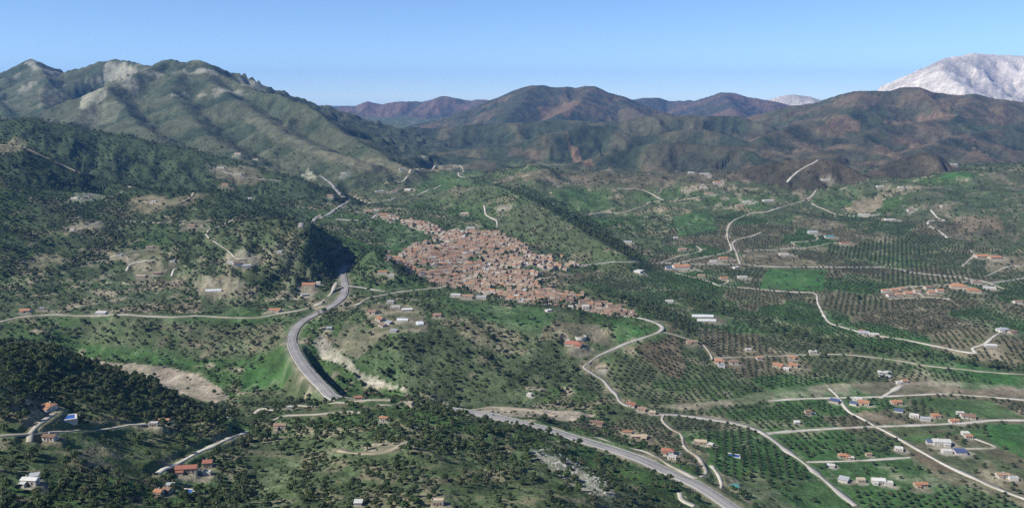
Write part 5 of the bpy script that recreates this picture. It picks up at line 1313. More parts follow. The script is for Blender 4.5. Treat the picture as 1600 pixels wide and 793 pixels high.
def build_house(root, w, d, h, kind, roof, wall, detail, rnd):
    if kind == 'tunnel':                                   # greenhouse: hooped film skin, end walls, hoops
        n = 10; r = min(d / 2, 4.0)
        ang = np.linspace(0, math.pi, n + 1)
        prof = [(-math.cos(a) * d / 2, 1.0 + math.sin(a) * r * 0.7) for a in ang]
        prof = [(-d / 2, -2.0)] + prof + [(d / 2, -2.0)]
        b = MB()
        m = len(prof)
        b.add([(-w / 2, y, z) for y, z in prof] + [(w / 2, y, z) for y, z in prof], [(i, i + 1, m + i + 1, m + i) for i in range(m - 1)])
        link('film_cover', b.mesh('film_cover'), 'plastic', root)
        for sx in (-1, 1):
            b = MB(); b.add([(sx * w / 2, y, z) for y, z in prof], [tuple(range(m))[::sx]])
            link('end_wall', b.mesh('end_wall'), 'plastic', root)
        for k in range(max(3, int(w / 5))):
            x = -w / 2 + w * (k + 0.5) / max(3, int(w / 5))
            b = MB()
            b.add([(x - 0.1, y * 1.01, z * 1.01 + 0.04) for y, z in prof] + [(x + 0.1, y * 1.01, z * 1.01 + 0.04) for y, z in prof], [(i, i + 1, m + i + 1, m + i) for i in range(m - 1)])
            link('hoop', b.mesh('hoop'), 'steel', root)
        return
    b = MB(); wall_shell(b, w, d, h, kind)
    link('wall', b.mesh('wall'), 'wall_' + wall, root)
    b = MB(); top = roof_slab(b, w, d, h, kind)
    rf = link('roof', b.mesh('roof'), 'roof_' + roof, root)
    if kind in ('gable', 'hip') and detail:
        cx = rnd.uniform(-0.3, 0.3) * w
        link('chimney', one_box(cx - 0.4, cx + 0.4, -0.4 + d * .1, 0.4 + d * .1, h, top + 0.9, 'chimney'), 'wall_' + wall, rf)
    if detail:
        link('door', one_box(-0.55, 0.55, -d / 2 - 0.05, -d / 2 + 0.1, 0.0, 2.2, 'door'), 'door', root)
        n = max(2, min(5, int(w / 4)))
        for k in range(n):
            x = -w / 2 + w * (k + 0.5) / n
            if abs(x) < 1.3: x = 1.9
            wn_ = link('window', one_box(x - 0.6, x + 0.6, -d / 2 - 0.04, -d / 2 + 0.1, 1.0, 2.3, 'window'), 'glass', root)
            link('sill', one_box(x - 0.7, x + 0.7, -d / 2 - 0.16, -d / 2 - 0.045, 0.88, 0.995, 'sill'), 'wall_white', wn_)
        for sx in (-1, 1):
            link('window', one_box(sx * w / 2 - 0.04, sx * w / 2 + 0.04, -0.6, 0.6, 1.0, 2.3, 'window'), 'glass', root)
    # a lower wing or porch breaks the box outline
    if detail and w > 9 and kind in ('gable', 'hip'):
        s = rnd.choice((-1, 1)); ww = w * 0.34
        x0 = s * w * 0.27
        pb = MB(); pb.box(x0 - ww / 2, x0 + ww / 2, -d / 2 - 2.6, -d / 2 - 0.02, -3.4, h * 0.62)
        pr = link('porch', pb.mesh('porch'), 'wall_' + wall, root)
        pb = MB(); pb.add([(x0 - ww / 2 - .3, -d / 2 - 2.95, h * .62 + .02), (x0 + ww / 2 + .3, -d / 2 - 2.95, h * .62 + .02), (x0 + ww / 2 + .3, -d / 2 - .03, h * .62 + .7), (x0 - ww / 2 - .3, -d / 2 - .03, h * .62 + .7),
                           (x0 - ww / 2 - .3, -d / 2 - 2.95, h * .62 + .2), (x0 + ww / 2 + .3, -d / 2 - 2.95, h * .62 + .2), (x0 + ww / 2 + .3, -d / 2 - .03, h * .62 + .88), (x0 - ww / 2 - .3, -d / 2 - .03, h * .62 + .88)],
                          [(3, 2, 1, 0), (4, 5, 6, 7), (0, 1, 5, 4), (1, 2, 6, 5), (2, 3, 7, 6), (3, 0, 4, 7)])
        link('porch_roof', pb.mesh('porch_roof'), 'roof_' + roof, pr)

CATS = {'farmhouse': 'house', 'row_house': 'house', 'wing_house': 'house', 'villa': 'villa'}
for (p, wm), (u, v, w, dr, h, rz, kind, roof, wall, name, label) in zip(HPOS, HOUSES):
    rnd = random.Random(int(u * 7 + v * 13))
    z = float(sample(HGT, np.array([p[0]]), np.array([p[1]]))[0])
    root = empty(name, (p[0], p[1], z), R(rz))
    dm = min(max(wm * dr, 4.0), 22.0)
    h *= 0.8
    build_house(root, wm, dm, h, kind, roof, wall, p[1] < 1500 and name not in ('shed', 'hut', 'store'), rnd)
    tag(root, label, CATS.get(name, name.replace('_', ' ')), 'houses scattered over the valley' if name in ('farmhouse', 'villa') else None)

# ------------------------------------------------------------------ swimming pools, tanks, walled ring
def pool(u, v, w, l, rz, label):
    p = cast(u, v)
    root = empty('swimming_pool', tuple(p), R(rz))
    o = 1.6
    b = MB()
    for x0, x1, y0, y1 in ((-w / 2 - o, w / 2 + o, -l / 2 - o, -l / 2), (-w / 2 - o, w / 2 + o, l / 2, l / 2 + o), (-w / 2 - o, -w / 2, -l / 2, l / 2), (w / 2, w / 2 + o, -l / 2, l / 2)):
        b.box(x0, x1, y0, y1, -4, 0.9)
    link('terrace', b.mesh('terrace'), 'wall_white', root)
    link('water', one_box(-w / 2, w / 2, -l / 2, l / 2, -1, 0.7, 'water'), 'water', root)
    tag(root, label, 'swimming pool', 'swimming pools')
pool(104, 653, 11, 9, 25, 'square blue pool in a white terrace below the orange hipped house')
pool(291, 769, 8, 7, -10, 'small blue pool beside the orange and brown houses in the woods')
pool(1127, 571, 7, 5, -10, 'small blue pool in front of the orange villa at the lane end')
pool(1147, 712, 11, 7, -25, 'blue pool on a white deck among the olive rows')
pool(1270, 646, 5, 4, 0, 'tiny pool behind the tall brown-roofed house')

def tank(u, v, r, h, label):
    p = cast(u, v)
    root = empty('water_tank', tuple(p))
    n = 20
    ring = [(r * math.cos(2 * math.pi * k / n), r * math.sin(2 * math.pi * k / n)) for k in range(n)]
    b = MB(); b.add([(x, y, -2) for x, y in ring] + [(x, y, h) for x, y in ring], [(k, (k + 1) % n, n + (k + 1) % n, n + k) for k in range(n)])
    link('shell', b.mesh('shell'), 'wall_white', root)
    b = MB(); b.add([(x * 1.03, y * 1.03, h) for x, y in ring] + [(x * .5, y * .5, h + .5) for x, y in ring] + [(0, 0, h + 0.7)],
                    [(k, (k + 1) % n, n + (k + 1) % n, n + k) for k in range(n)] + [(n + k, n + (k + 1) % n, 2 * n) for k in range(n)])
    link('lid', b.mesh('lid'), 'roof_white', root)
    tag(root, label, 'tank', 'round white tanks')
tank(1388, 589, 4.0, 2.5, 'larger round white tank in front of the long white reservoir')
tank(1376, 587, 3.0, 2.2, 'smaller round white tank in front of the long white reservoir')
p = cast(1382, 582)
root = empty('covered_reservoir', tuple(p), R(-8))
b = MB(); b.box(-9, 9, -4, 4, -3, 1.8); link('wall', b.mesh('wall'), 'wall_white', root)
b = MB(); b.add([(-9.3, -4.3, 1.82), (9.3, -4.3, 1.82), (9.3, 4.3, 1.82), (-9.3, 4.3, 1.82), (-6, -2, 2.7), (6, -2, 2.7), (6, 2, 2.7), (-6, 2, 2.7)], [(0, 1, 5, 4), (1, 2, 6, 5), (2, 3, 7, 6), (3, 0, 4, 7), (4, 5, 6, 7), (3, 2, 1, 0)])
link('cover', b.mesh('cover'), 'roof_white', root)
tag(root, 'long white covered reservoir above the two round tanks', 'reservoir')
p = cast(907, 526)
root = empty('walled_yard', tuple(p))
n = 28
ro = [(8.6 * math.cos(2 * math.pi * k / n), 8.6 * math.sin(2 * math.pi * k / n)) for k in range(n)]
ri = [(x * 0.93, y * 0.93) for x, y in ro]
b = MB(); b.add([(x, y, -3) for x, y in ro] + [(x, y, 1.4) for x, y in ro] + [(x, y, 1.4) for x, y in ri] + [(x, y, -3) for x, y in ri],
                [(k, (k + 1) % n, n + (k + 1) % n, n + k) for k in range(n)] + [(n + k, n + (k + 1) % n, 2 * n + (k + 1) % n, 2 * n + k) for k in range(n)] + [(2 * n + k, 2 * n + (k + 1) % n, 3 * n + (k + 1) % n, 3 * n + k) for k in range(n)])
link('ring_wall', b.mesh('ring_wall'), 'wall_white', root)
b = MB(); b.add([(x, y, 0.35) for x, y in ri] , [tuple(range(n))]); link('floor', b.mesh('floor'), 'tan', root)
tag(root, 'round yard inside a low white ring wall beside the red hipped house', 'yard')

# ------------------------------------------------------------------ the town: packed rows of houses
TH = []
_xs = TOWNP[:, 0]; _ys = TOWNP[:, 1]
rt = random.Random(5)
row = 0
ta = R(-12)
ca_, sa_ = math.cos(ta), math.sin(ta)
for row in range(0, 90):
    off = -120 + row * 10.2 + (row // 2) * 6.5
    s = -520.0
    run = 0
    while s < 520:
        wd = rt.uniform(6.0, 12.5)
        if run > rt.randint(5, 9):
            s += rt.uniform(3, 6); run = 0
        cx, cy0 = s + wd / 2, off
        x0 = cx * ca_ - cy0 * sa_ - 60; y0 = cx * sa_ + cy0 * ca_ + 1500
        # streets bend with the slope
        bend = 26 * math.sin(x0 / 130.0 + y0 / 210.0) + 14 * math.sin(x0 / 61.0 - y0 / 170.0)
        ang = ta + math.atan((26 / 130.0) * math.cos(x0 / 130.0 + y0 / 210.0) + (14 / 61.0) * math.cos(x0 / 61.0 - y0 / 170.0))
        TH.append((x0, y0 + bend, wd, rt.uniform(8.0, 10.2), rt.choice((3.0, 3.6, 4.4, 5.4, 6.6)), ang + rt.uniform(-.08, .08)))
        s += wd + 0.15; run += 1
TH = np.array(TH)
ok = in_poly(TOWNP, TH[:, 0] + 16 * fbm(TH[:, 0], TH[:, 1], 40, 2, 5.5), TH[:, 1] + 30 * fbm(TH[:, 0], TH[:, 1], 45, 2, 9.5))
_tu, _tv = project(TH[:, 0], TH[:, 1], sample(HGT, TH[:, 0], TH[:, 1]))
ok &= (RNG.random(len(TH)) < np.where(_tu > 850, 0.62, 1.0))
ok &= (RNG.random(len(TH)) < 0.93) & (fbm(TH[:, 0], TH[:, 1], 55, 2, 77.7) < 0.33)
TH = TH[ok]
TZ = sample(HGT, TH[:, 0], TH[:, 1])
vis = visible(TH[:, 0], TH[:, 1], TZ + TH[:, 4])
size = TH[:, 2] / TH[:, 1] * np.where(vis, 1, 0.2)
order = np.argsort(-size)
SK = [('gable', 'brown'), ('gable', 'pink'), ('gable', 'brown'), ('gable', 'pink'), ('flat', 'white'), ('flat', 'tan'), ('gable', 'pink'), ('gable', 'brown'), ('shed', 'pink'), ('flat', 'tan'), ('gable', 'pink'), ('shed', 'brown'), ('gable', 'orange')]
SLAB = {'brown': 'brown tile', 'pink': 'faded pink tile', 'red': 'red tile', 'orange': 'orange tile', 'white': 'flat white terrace', 'tan': 'flat tan terrace'}
protos = {}
def town_proto(k, wall, hgt):
    key = (k, wall, hgt)
    if key not in protos:
        kind, roof = SK[k]
        b = MB(); wall_shell(b, 10, 10, hgt, kind); wmesh = b.mesh('wall'); wmesh.materials.append(MAT['wall_' + wall])
        b = MB(); roof_slab(b, 10, 10, hgt, kind, over=0.25); rmesh = b.mesh('roof'); rmesh.materials.append(MAT['roof_' + roof])
        dmesh = one_box(-0.7, 0.7, -5.06, -4.9, 0, 2.2, 'door'); dmesh.materials.append(MAT['door'])
        wms = []
        for x in (-3, 3):
            for z0 in ((1.0, 3.6) if hgt > 5 else (1.0,)):
                m_ = one_box(x - 0.7, x + 0.7, -5.05, -4.9, z0, z0 + 1.3, 'window'); m_.materials.append(MAT['glass']); wms.append(m_)
        protos[key] = (wmesh, rmesh, dmesh, wms)
    return protos[key]
stuff = MB(); smats = ['wall_white', 'wall_cream', 'wall_tan'] + ['roof_' + r for r in ('brown', 'pink', 'red', 'orange', 'white', 'tan')]
def xf(b, x, y, z, a, sx, sy):
    c_, s_ = math.cos(a), math.sin(a)
    b.v = [(px * sx * c_ - py * sy * s_ + x, px * sx * s_ + py * sy * c_ + y, pz + z) for px, py, pz in b.v]
    return b
for n, i in enumerate(order):
    x, y, wd, dp, hg, an = TH[i]
    k = rt.randrange(len(SK)); wall = rt.choice(('white', 'cream', 'cream', 'tan'))
    kind, roof = SK[k]
    if n < 300:
        root = empty('town_house', (x, y, TZ[i] - 0.3), an, (wd / 10, dp / 10, 1))
        wmesh, rmesh, dmesh, wms = town_proto(k, wall, hg)
        link('wall', wmesh, None, root); link('roof', rmesh, None, root); link('door', dmesh, None, root)
        for m_ in wms: link('window', m_, None, root)
        sh = 'two-storey' if hg > 5.0 else 'low'
        wl = {'white': 'whitewashed', 'cream': 'cream', 'tan': 'tan'}[wall]
        rl = {'flat': 'flat', 'shed': 'single-pitch', 'gable': 'gabled'}[kind]
        rc = {'brown': 'brown', 'pink': 'faded pink', 'red': 'red', 'orange': 'orange', 'white': 'white', 'tan': 'tan'}[roof]
        tag(root, f'{sh} {wl} town house with a {rl} {rc} roof in the packed town', 'house', f'{sh} {wl} town houses with {rl} {rc} roofs')
    else:
        b = MB(); wall_shell(b, 10, 10, hg, kind, mi=smats.index('wall_' + wall)); roof_slab(b, 10, 10, hg, kind, mi=smats.index('roof_' + roof), over=0.25)
        xf(b, x, y, TZ[i] - 0.3, an, wd / 10, dp / 10)
        stuff.add(b.v, b.f); stuff.m[-len(b.f):] = b.m
print('town houses', len(TH))
if stuff.v:
    tag(link('town_houses', stuff.mesh('town_houses'), smats), 'mass of small tiled houses filling the rest of the town', 'houses', kind='stuff')

# ------------------------------------------------------------------ foliage
def crown_mesh(name, lobes, n, size, seed, flat=1.0):
    """leaf clumps (small bent quads) spread over the outer part of several lobes; unit = crown radius"""
    r = np.random.default_rng(seed)
    V, F = [], []
    w = np.array([l[3] ** 2 for l in lobes]); w = w / w.sum()
    which = r.choice(len(lobes), n, p=w)
    for k in which:
        cx, cy_, cz, rad = lobes[k]
        d = r.normal(0, 1, 3); d /= np.linalg.norm(d)
        if d[2] < -0.35: d[2] *= -0.6
        rr = rad * (0.72 + 0.36 * r.random())
        p = np.array([cx, cy_, cz]) + d * rr * np.array([1, 1, flat])
        nrm = d + r.normal(0, 0.45, 3); nrm /= np.linalg.norm(nrm)
        a = np.cross(nrm, r.normal(0, 1, 3)); a /= np.linalg.norm(a)
        b = np.cross(nrm, a)
        s = size * r.uniform(0.7, 1.3)
        i = len(V)
        V += [p - a * s - b * s * .8, p + a * s - b * s * .7, p + a * s * .8 + b * s + nrm * s * .3, p - a * s * .9 + b * s * .9]
        F.append((i, i + 1, i + 2, i + 3))
    return fast_mesh(name, V, F)

def trunk_mesh(name, pts, r0, r1, sides=5):
    V, F = [], []
    n = len(pts)
    for k, p in enumerate(pts):
        r = r0 + (r1 - r0) * k / (n - 1)
        for s in range(sides):
            a = 2 * math.pi * s / sides
            V.append((p[0] + r * math.cos(a), p[1] + r * math.sin(a), p[2]))
    for k in range(n - 1):
        for s in range(sides):
            F.append((k * sides + s, k * sides + (s + 1) % sides, (k + 1) * sides + (s + 1) % sides, (k + 1) * sides + s))
    return V, F

def tree_variant(kind, seed):
    r = random.Random(seed)
    if kind == 'olive':
        lobes = [(0, 0, 1.15, 0.75)] + [(0.5 * math.cos(a), 0.5 * math.sin(a), 1.0 + r.uniform(-.15, .2), 0.52) for a in [r.uniform(0, 6.28) + q for q in (0, 2.1, 4.2)]]
        cm = crown_mesh('crown', lobes, 160, 0.155, seed, 0.8); mat = 'leaf_olive'
        limbs = 3; th = 0.6
    elif kind == 'oak':
        lobes = [(0, 0, 1.3, 0.8), (r.uniform(-.25, .25), r.uniform(-.25, .25), 1.7, 0.55)] + [(0.55 * math.cos(a), 0.55 * math.sin(a), 1.15 + r.uniform(-.25, .3), 0.5) for a in [r.uniform(0, 6.28) + q for q in (0, 1.6, 3.1, 4.7)]]
        cm = crown_mesh('crown', lobes, 240, 0.15, seed, 0.9); mat = 'leaf_oak'
        limbs = 3; th = 0.9
    else:
        lobes = [(0, 0, 0.35, 0.7)] + [(0.5 * math.cos(a), 0.5 * math.sin(a), 0.25 + r.uniform(0, .2), 0.45) for a in [r.uniform(0, 6.28) + q for q in (0, 2.0, 4.0)]]
        cm = crown_mesh('foliage', lobes, 80, 0.2, seed, 0.75); mat = 'leaf_shrub'
        limbs = 2; th = 0.05
    cm.materials.append(MAT[mat])
    V, F = trunk_mesh('trunk', [(0, 0, -0.6), (r.uniform(-.05, .05), r.uniform(-.05, .05), th * 0.5), (0, 0, th)], 0.13, 0.08)
    for k in range(limbs):
        a = r.uniform(0, 6.28)
        v2, f2 = trunk_mesh('l', [(0, 0, th * .85), (0.2 * math.cos(a), 0.2 * math.sin(a), th + .25), (0.42 * math.cos(a), 0.42 * math.sin(a), th + .6 * (1 if kind != 'shrub' else .4))], 0.07, 0.03, 4)
        b0 = len(V); V += v2; F += [tuple(i + b0 for i in f) for f in f2]
    tmesh = fast_mesh('trunk', V, F); tmesh.materials.append(MAT['bark'])
    return cm, tmesh

VARS = {k: [tree_variant(k, s) for s in seeds] for k, seeds in (('olive', (1, 2, 3, 4)), ('oak', (11, 12, 13, 14, 15)), ('shrub', (21, 22, 23)))}

# --- where they grow
PTS = {'olive': [], 'oak': [], 'shrub': []}
# grove rows, plot by plot
gx0, gx1, gy0, gy1 = -150, 1750, 560, 2650
sp = 8.8
for ang in range(0, 180, 20):
    a = R(ang + 7); c_, s_ = math.cos(a), math.sin(a)
    n = int(2600 / sp)
    I, J = np.meshgrid(np.arange(-n, n), np.arange(-n, n))
    X = (I * sp * c_ - J * sp * 1.05 * s_).ravel() + 700; Yp = (I * sp * s_ + J * sp * 1.05 * c_).ravel() + 1500
    m = (Yp > gy0) & (Yp < gy1) & (np.abs(X / Yp) < 0.66) & (X > gx0)
    X, Yp = X[m], Yp[m]
    cj, ri = grid_ij(X, Yp)
    j = np.round(cj).astype(int); i = np.round(ri).astype(int)
    pid, pe = parcel(X, Yp)
    m = ROWTREES[i, j] & ((pid * 31 % 9) == ang // 20) & (pe > 3.0)
    X, Yp, i, j = X[m], Yp[m], i[m], j[m]
    m = RNG.random(len(X)) < PLOT_DEN[i, j]
    X, Yp = X[m] + RNG.normal(0, 0.5, m.sum()), Yp[m] + RNG.normal(0, 0.5, m.sum())
    PTS['olive'].append(np.column_stack([X, Yp, RNG.uniform(1.7, 2.8, len(X))]))
# loose trees and shrubs elsewhere
for step, ya, yb in ((4.9, 420, 1000), (6.6, 1000, 1700), (6.9, 1700, 2500), (8.6, 2500, 3500)):
    X, Yp = np.meshgrid(np.arange(-0.66 * yb, 0.66 * yb, step), np.arange(ya, yb, step))
    X = (X + RNG.uniform(-.5, .5, X.shape) * step).ravel(); Yp = (Yp + RNG.uniform(-.5, .5, Yp.shape) * step).ravel()
    m = (np.abs(X / np.maximum(Yp, 1)) < 0.66) & (Yp > ya)
    X, Yp = X[m], Yp[m]
    cj, ri = grid_ij(X, Yp)
    j = np.round(cj).astype(int); i = np.round(ri).astype(int)
    m = (RNG.random(len(X)) < DEN[i, j] * (0.85 if yb < 2600 else 0.6)) & visible(X, Yp, HGT[i, j] + 6, 12.0)
    X, Yp, i, j = X[m], Yp[m], i[m], j[m]
    t = RNG.random(len(X)) < TREE[i, j]
    PTS['oak'].append(np.column_stack([X[t], Yp[t], np.minimum(RNG.gamma(3.2, 0.52, t.sum()) + 1.0, 4.6) * (0.8 if yb < 1100 else 0.95)]))
    t = ~t
    PTS['shrub'].append(np.column_stack([X[t], Yp[t], RNG.gamma(4, 0.32, t.sum()) + 0.5]))
# small undergrowth that breaks up the open ground
for step, ya, yb, k in ((3.4, 420, 1000, 0.5), (4.6, 1000, 1500, 0.42), (6.4, 1500, 2300, 0.4)):
    X, Yp = np.meshgrid(np.arange(-0.66 * yb, 0.66 * yb, step), np.arange(ya, yb, step))
    X = (X + RNG.uniform(-.5, .5, X.shape) * step).ravel(); Yp = (Yp + RNG.uniform(-.5, .5, Yp.shape) * step).ravel()
    m = np.abs(X / Yp) < 0.64
    X, Yp = X[m], Yp[m]
    cj, ri = grid_ij(X, Yp)
    j = np.round(cj).astype(int); i = np.round(ri).astype(int)
    m = (RNG.random(len(X)) < k * np.clip(DEN[i, j] * 2.2, 0.0, 1)) & (DEN[i, j] > 0.045) & visible(X, Yp, HGT[i, j] + 2, 8.0)
    PTS['shrub'].append(np.column_stack([X[m], Yp[m], RNG.uniform(0.45, 1.15, m.sum())]))
PROTO = bpy.data.collections.new('plant_sources')         # meshes for the scattered mass only, not linked to the scene
def gn_group(name, coll):
    ng = bpy.data.node_groups.new(name, 'GeometryNodeTree')
    ng.interface.new_socket('Geometry', in_out='INPUT', socket_type='NodeSocketGeometry')
    ng.interface.new_socket('Geometry', in_out='OUTPUT', socket_type='NodeSocketGeometry')
    N = ng.nodes.new
    gi, go = N('NodeGroupInput'), N('NodeGroupOutput')
    ci = N('GeometryNodeCollectionInfo'); ci.inputs['Collection'].default_value = coll
    ci.inputs['Separate Children'].default_value = True; ci.inputs['Reset Children'].default_value = True
    ip = N('GeometryNodeInstanceOnPoints'); ip.inputs['Pick Instance'].default_value = True
    def attr(nm, t):
        a = N('GeometryNodeInputNamedAttribute'); a.data_type = t; a.inputs['Name'].default_value = nm; return a.outputs['Attribute']
    ng.links.new(gi.outputs[0], ip.inputs['Points']); ng.links.new(ci.outputs[0], ip.inputs['Instance'])
    ng.links.new(attr('pick', 'INT'), ip.inputs['Instance Index'])
    ng.links.new(attr('turn', 'FLOAT_VECTOR'), ip.inputs['Rotation'])
    ng.links.new(attr('size', 'FLOAT_VECTOR'), ip.inputs['Scale'])
    ng.links.new(ip.outputs[0], go.inputs[0])
    return ng

INFO = {'olive': ('olive_tree', 'grey-green olive tree standing in a grove row on the valley floor', 'tree', 'olive trees in the grove rows', 'olive_groves', 'olive trees in rows filling the farther valley plots'),
        'oak': ('oak_tree', 'dark evergreen tree of the thick woodland on the foreground hill', 'tree', 'evergreen trees of the foreground woodland', 'woodland', 'dark evergreen woodland covering the hillsides'),
        'shrub': ('shrub', 'low rounded evergreen shrub between the trees of the foreground hill', 'shrub', 'shrubs on the foreground hill', 'scrub', 'low evergreen scrub dotted over the slopes')}
HXY = np.array([p[:2] for p, wm in HPOS])
CLOSEST = set()
def tree_label(kind, x, y, label, cat, group):
    d = np.hypot(HXY[:, 0] - x, HXY[:, 1] - y)
    k = int(np.argmin(d))
    hl = HOUSES[k][10]
    what = {'olive': 'olive tree', 'oak': 'dark evergreen tree', 'shrub': 'low evergreen shrub'}[kind]
    if d[k] < 90:
        if (kind, k) not in CLOSEST:
            CLOSEST.add((kind, k)); lab = f'closest {what} to the {hl}'
            if len(lab.split()) <= 16: return lab, cat, group
        lab = f'{what} among others near the {hl}'
        if len(lab.split()) <= 16: return lab, cat, f'{what}s near the {hl}'
    return label, cat, group
for kind, lst in PTS.items():
    P = np.vstack(lst)
    z = sample(HGT, P[:, 0], P[:, 1])
    hgt = {'olive': 1.7, 'oak': 2.4, 'shrub': 0.9}[kind] * P[:, 2]
    vis = visible(P[:, 0], P[:, 1], z + hgt)
    u, v = project(P[:, 0], P[:, 1], z)
    foreh = sample(FORE.astype(float), P[:, 0], P[:, 1]) > 0.5
    inside = vis & (u > 6) & (u < 1594) & (v < 785)
    if kind != 'olive':
        inside &= foreh
    score = P[:, 2] / P[:, 1] * inside
    order = np.argsort(-score)
    name, label, cat, group, sname, slabel = INFO[kind]
    variants = VARS[kind]
    nv = len(variants)
    rot = RNG.uniform(0, 6.283, len(P))
    pick = RNG.integers(0, nv, len(P))
    sq = RNG.uniform(0.82, 1.18, len(P))
    top = order[:300]
    dm = np.min(np.hypot(P[top, 0][:, None] - HXY[None, :, 0], P[top, 1][:, None] - HXY[None, :, 1]), 1)
    for i in top[np.argsort(dm)]:
        root = empty(name, (P[i, 0], P[i, 1], z[i] - 0.1), rot[i], (P[i, 2], P[i, 2], P[i, 2] * sq[i]))
        cm, tmesh = variants[pick[i]]
        link('trunk' if kind != 'shrub' else 'stem', tmesh, None, root)
        link('crown' if kind != 'shrub' else 'foliage', cm, None, root)
        tag(root, *tree_label(kind, P[i, 0], P[i, 1], label, cat, group))
    rest = order[300:]
    coll = bpy.data.collections.new(sname + '_sources')
    for q, (cm, tmesh) in enumerate(variants):
        me = cm.copy(); me.name = sname + '_plant'
        coll.objects.link(bpy.data.objects.new(f'{sname}_plant_{q}', me))
    me = bpy.data.meshes.new(sname)
    me.vertices.add(len(rest))
    me.vertices.foreach_set('co', np.column_stack([P[rest, 0], P[rest, 1], z[rest] - 0.1]).astype(np.float32).ravel())
    a = me.attributes.new('pick', 'INT', 'POINT'); a.data.foreach_set('value', pick[rest].astype(np.int32))
    a = me.attributes.new('turn', 'FLOAT_VECTOR', 'POINT'); a.data.foreach_set('vector', np.column_stack([np.zeros(len(rest)), np.zeros(len(rest)), rot[rest]]).astype(np.float32).ravel())
    a = me.attributes.new('size', 'FLOAT_VECTOR', 'POINT'); a.data.foreach_set('vector', np.column_stack([P[rest, 2], P[rest, 2], P[rest, 2] * sq[rest]]).astype(np.float32).ravel())
    so = tag(link(sname, me), slabel, 'trees' if kind != 'shrub' else 'scrub', kind='stuff')
    md = so.modifiers.new('scatter', 'NODES'); md.node_group = gn_group(sname, coll)
    print(kind, len(P))

# ------------------------------------------------------------------ limestone outcrop on the foreground crest
OUTC = [(835, 708), (850, 712), (868, 716), (884, 724), (898, 731), (912, 741), (925, 750), (940, 760), (952, 770)]
root = None
rb = random.Random(3)
bm_variants = []
for s in range(5):
    bm = bmesh.new(); bmesh.ops.create_icosphere(bm, subdivisions=2, radius=1.0)
    r5 = random.Random(50 + s)
    planes = [Vector((r5.uniform(-1, 1), r5.uniform(-1, 1), r5.uniform(-.3, 1))).normalized() for _ in range(7)]
    for vtx in bm.verts:
        c = vtx.co.copy()
        for pl in planes:
            dd = c.dot(pl) - 0.62
            if dd > 0: c -= pl * dd * 0.9
        vtx.co = c * (1 + r5.uniform(-.05, .05))
    me = bpy.data.meshes.new('boulder'); bm.to_mesh(me); bm.free(); me.materials.append(MAT['rock']); bm_variants.append(me)
p0 = cast(*OUTC[4])
root = empty('rock_outcrop', tuple(p0))
tag(root, 'pale limestone outcrop of jumbled boulders along the foreground hill crest', 'rock outcrop')
for k in range(280):
    a, b = random.Random(k).choice(list(zip(OUTC[:-1], OUTC[1:])))
    s = rb.random()
    q = cast(a[0] + (b[0] - a[0]) * s + rb.gauss(0, 12), a[1] + (b[1] - a[1]) * s + rb.gauss(0, 6))
    sc_ = rb.uniform(0.5, 1.0) + 1.2 * rb.random() ** 3
    o = link('boulder', bm_variants[k % 5], None, root)
    o.location = (q[0] - p0[0], q[1] - p0[1], q[2] - p0[2] - 0.15 * sc_)
    o.scale = (sc_ * rb.uniform(.8, 1.5), sc_, sc_ * rb.uniform(.5, .9)); o.rotation_euler = (rb.uniform(-.3, .3), rb.uniform(-.3, .3), rb.uniform(0, 6.28))

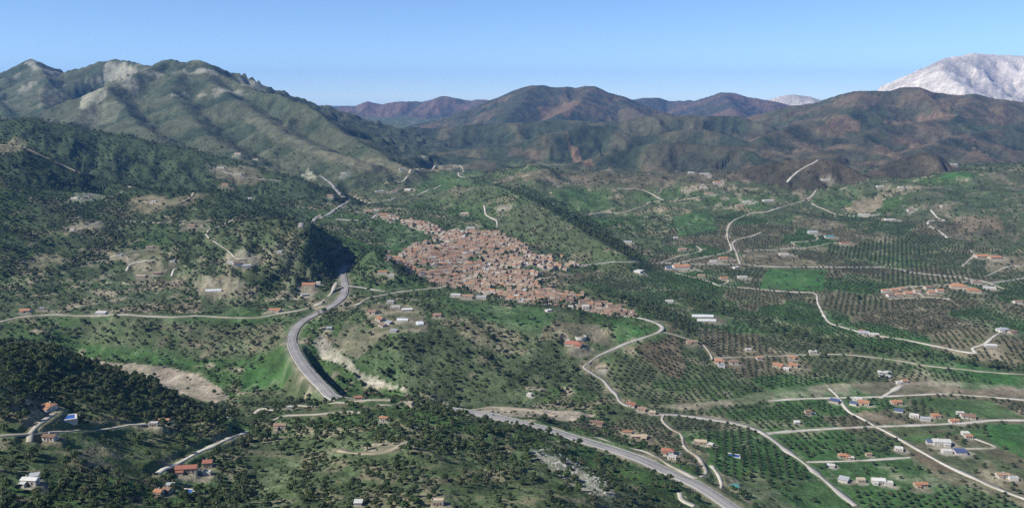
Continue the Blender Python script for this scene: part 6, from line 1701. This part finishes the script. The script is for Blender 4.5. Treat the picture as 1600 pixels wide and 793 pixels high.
# ------------------------------------------------------------------ vehicles on the highway
MAT['paint_white'] = obj_mat('white_car_paint', (0.62, 0.62, 0.61), (0.56, 0.56, 0.55), rough=0.3, spec=0.5)
MAT['paint_dark'] = obj_mat('dark_car_paint', (0.05, 0.055, 0.065), (0.04, 0.045, 0.055), rough=0.3, spec=0.5)
MAT['tyre'] = obj_mat('tyre_rubber', (0.02, 0.02, 0.02), (0.03, 0.03, 0.03))
def vehicle(u, v, z, name, label, paint, L, Hh, cab0, cab1, side):
    q = at_z(u, v, z)
    k = int(np.argmin(np.hypot(hp[:, 0] - q[0], hp[:, 1] - q[1])))
    d = hp[min(k + 1, len(hp) - 1), :2] - hp[k - 1, :2]; d /= np.linalg.norm(d)
    pos = hp[k, :2] + np.array([-d[1], d[0]]) * side
    root = empty(name, (pos[0], pos[1], hp[k, 2] + 0.26), math.atan2(d[1], d[0]))
    w = 0.9
    prof = [(-L / 2, .35), (-L / 2, .85), (cab0, .95), (cab0 + .45, Hh), (cab1 - .5, Hh), (cab1, .98), (L / 2 - .1, .8), (L / 2, .35)]
    def slab(pr, hw, nm, mt):
        n = len(pr); b = MB()
        b.add([(x, -hw, zz) for x, zz in pr] + [(x, hw, zz) for x, zz in pr], [tuple(range(n))[::-1], tuple(range(n, 2 * n))] + [(i, (i + 1) % n, n + (i + 1) % n, n + i) for i in range(n)])
        return link(nm, b.mesh(nm), mt, root)
    slab(prof, w, 'body', paint)
    slab([(cab0 + .2, 1.0), (cab0 + .52, Hh - .1), (cab1 - .58, Hh - .1), (cab1 - .2, 1.0)], w + .012, 'side_windows', 'glass')
    for x in (-L * .32, L * .32):
        for y in (-w + .05, w - .05):
            n = 12; b = MB()
            ring = [(x + .33 * math.cos(2 * math.pi * i / n), .33 + .33 * math.sin(2 * math.pi * i / n)) for i in range(n)]
            b.add([(a_, y - .1, c_) for a_, c_ in ring] + [(a_, y + .1, c_) for a_, c_ in ring], [tuple(range(n))[::-1], tuple(range(n, 2 * n))] + [(i, (i + 1) % n, n + (i + 1) % n, n + i) for i in range(n)])
            link('wheel', b.mesh('wheel'), 'tyre', root)
    tag(root, label, 'van' if 'van' in name else 'car')
vehicle(765, 650, 43, 'van', 'white van driving on the highway past the wooded ridge', 'paint_white', 5.2, 2.2, -2.5, 2.0, -2.6)
vehicle(500, 488, 44, 'car', 'dark car on the highway bend near the pale lane junction', 'paint_dark', 4.4, 1.5, -1.7, 1.2, 2.6)

# ------------------------------------------------------------------ the air
hz = bpy.data.materials.new('haze'); hz.use_nodes = True
nt = hz.node_tree
nt.nodes.clear()
out = nt.nodes.new('ShaderNodeOutputMaterial'); pv = nt.nodes.new('ShaderNodeVolumePrincipled')
pv.inputs['Color'].default_value = (0.17, 0.43, 1.0, 1)
pv.inputs['Density'].default_value = 0.00003
pv.inputs['Anisotropy'].default_value = 0.0
pv.inputs['Density Attribute'].default_value = ''
nt.links.new(pv.outputs[0], out.inputs['Volume'])
b = MB(); b.box(-19000, 19000, -600, 24600, float(HGT.min()) - 1.0, float(max(HGT.max(), CAMZ)) + 30)
ho = link('haze', b.mesh('haze'), hz)
tag(ho, 'thin blue haze filling the air of the valley', 'haze', kind='stuff')
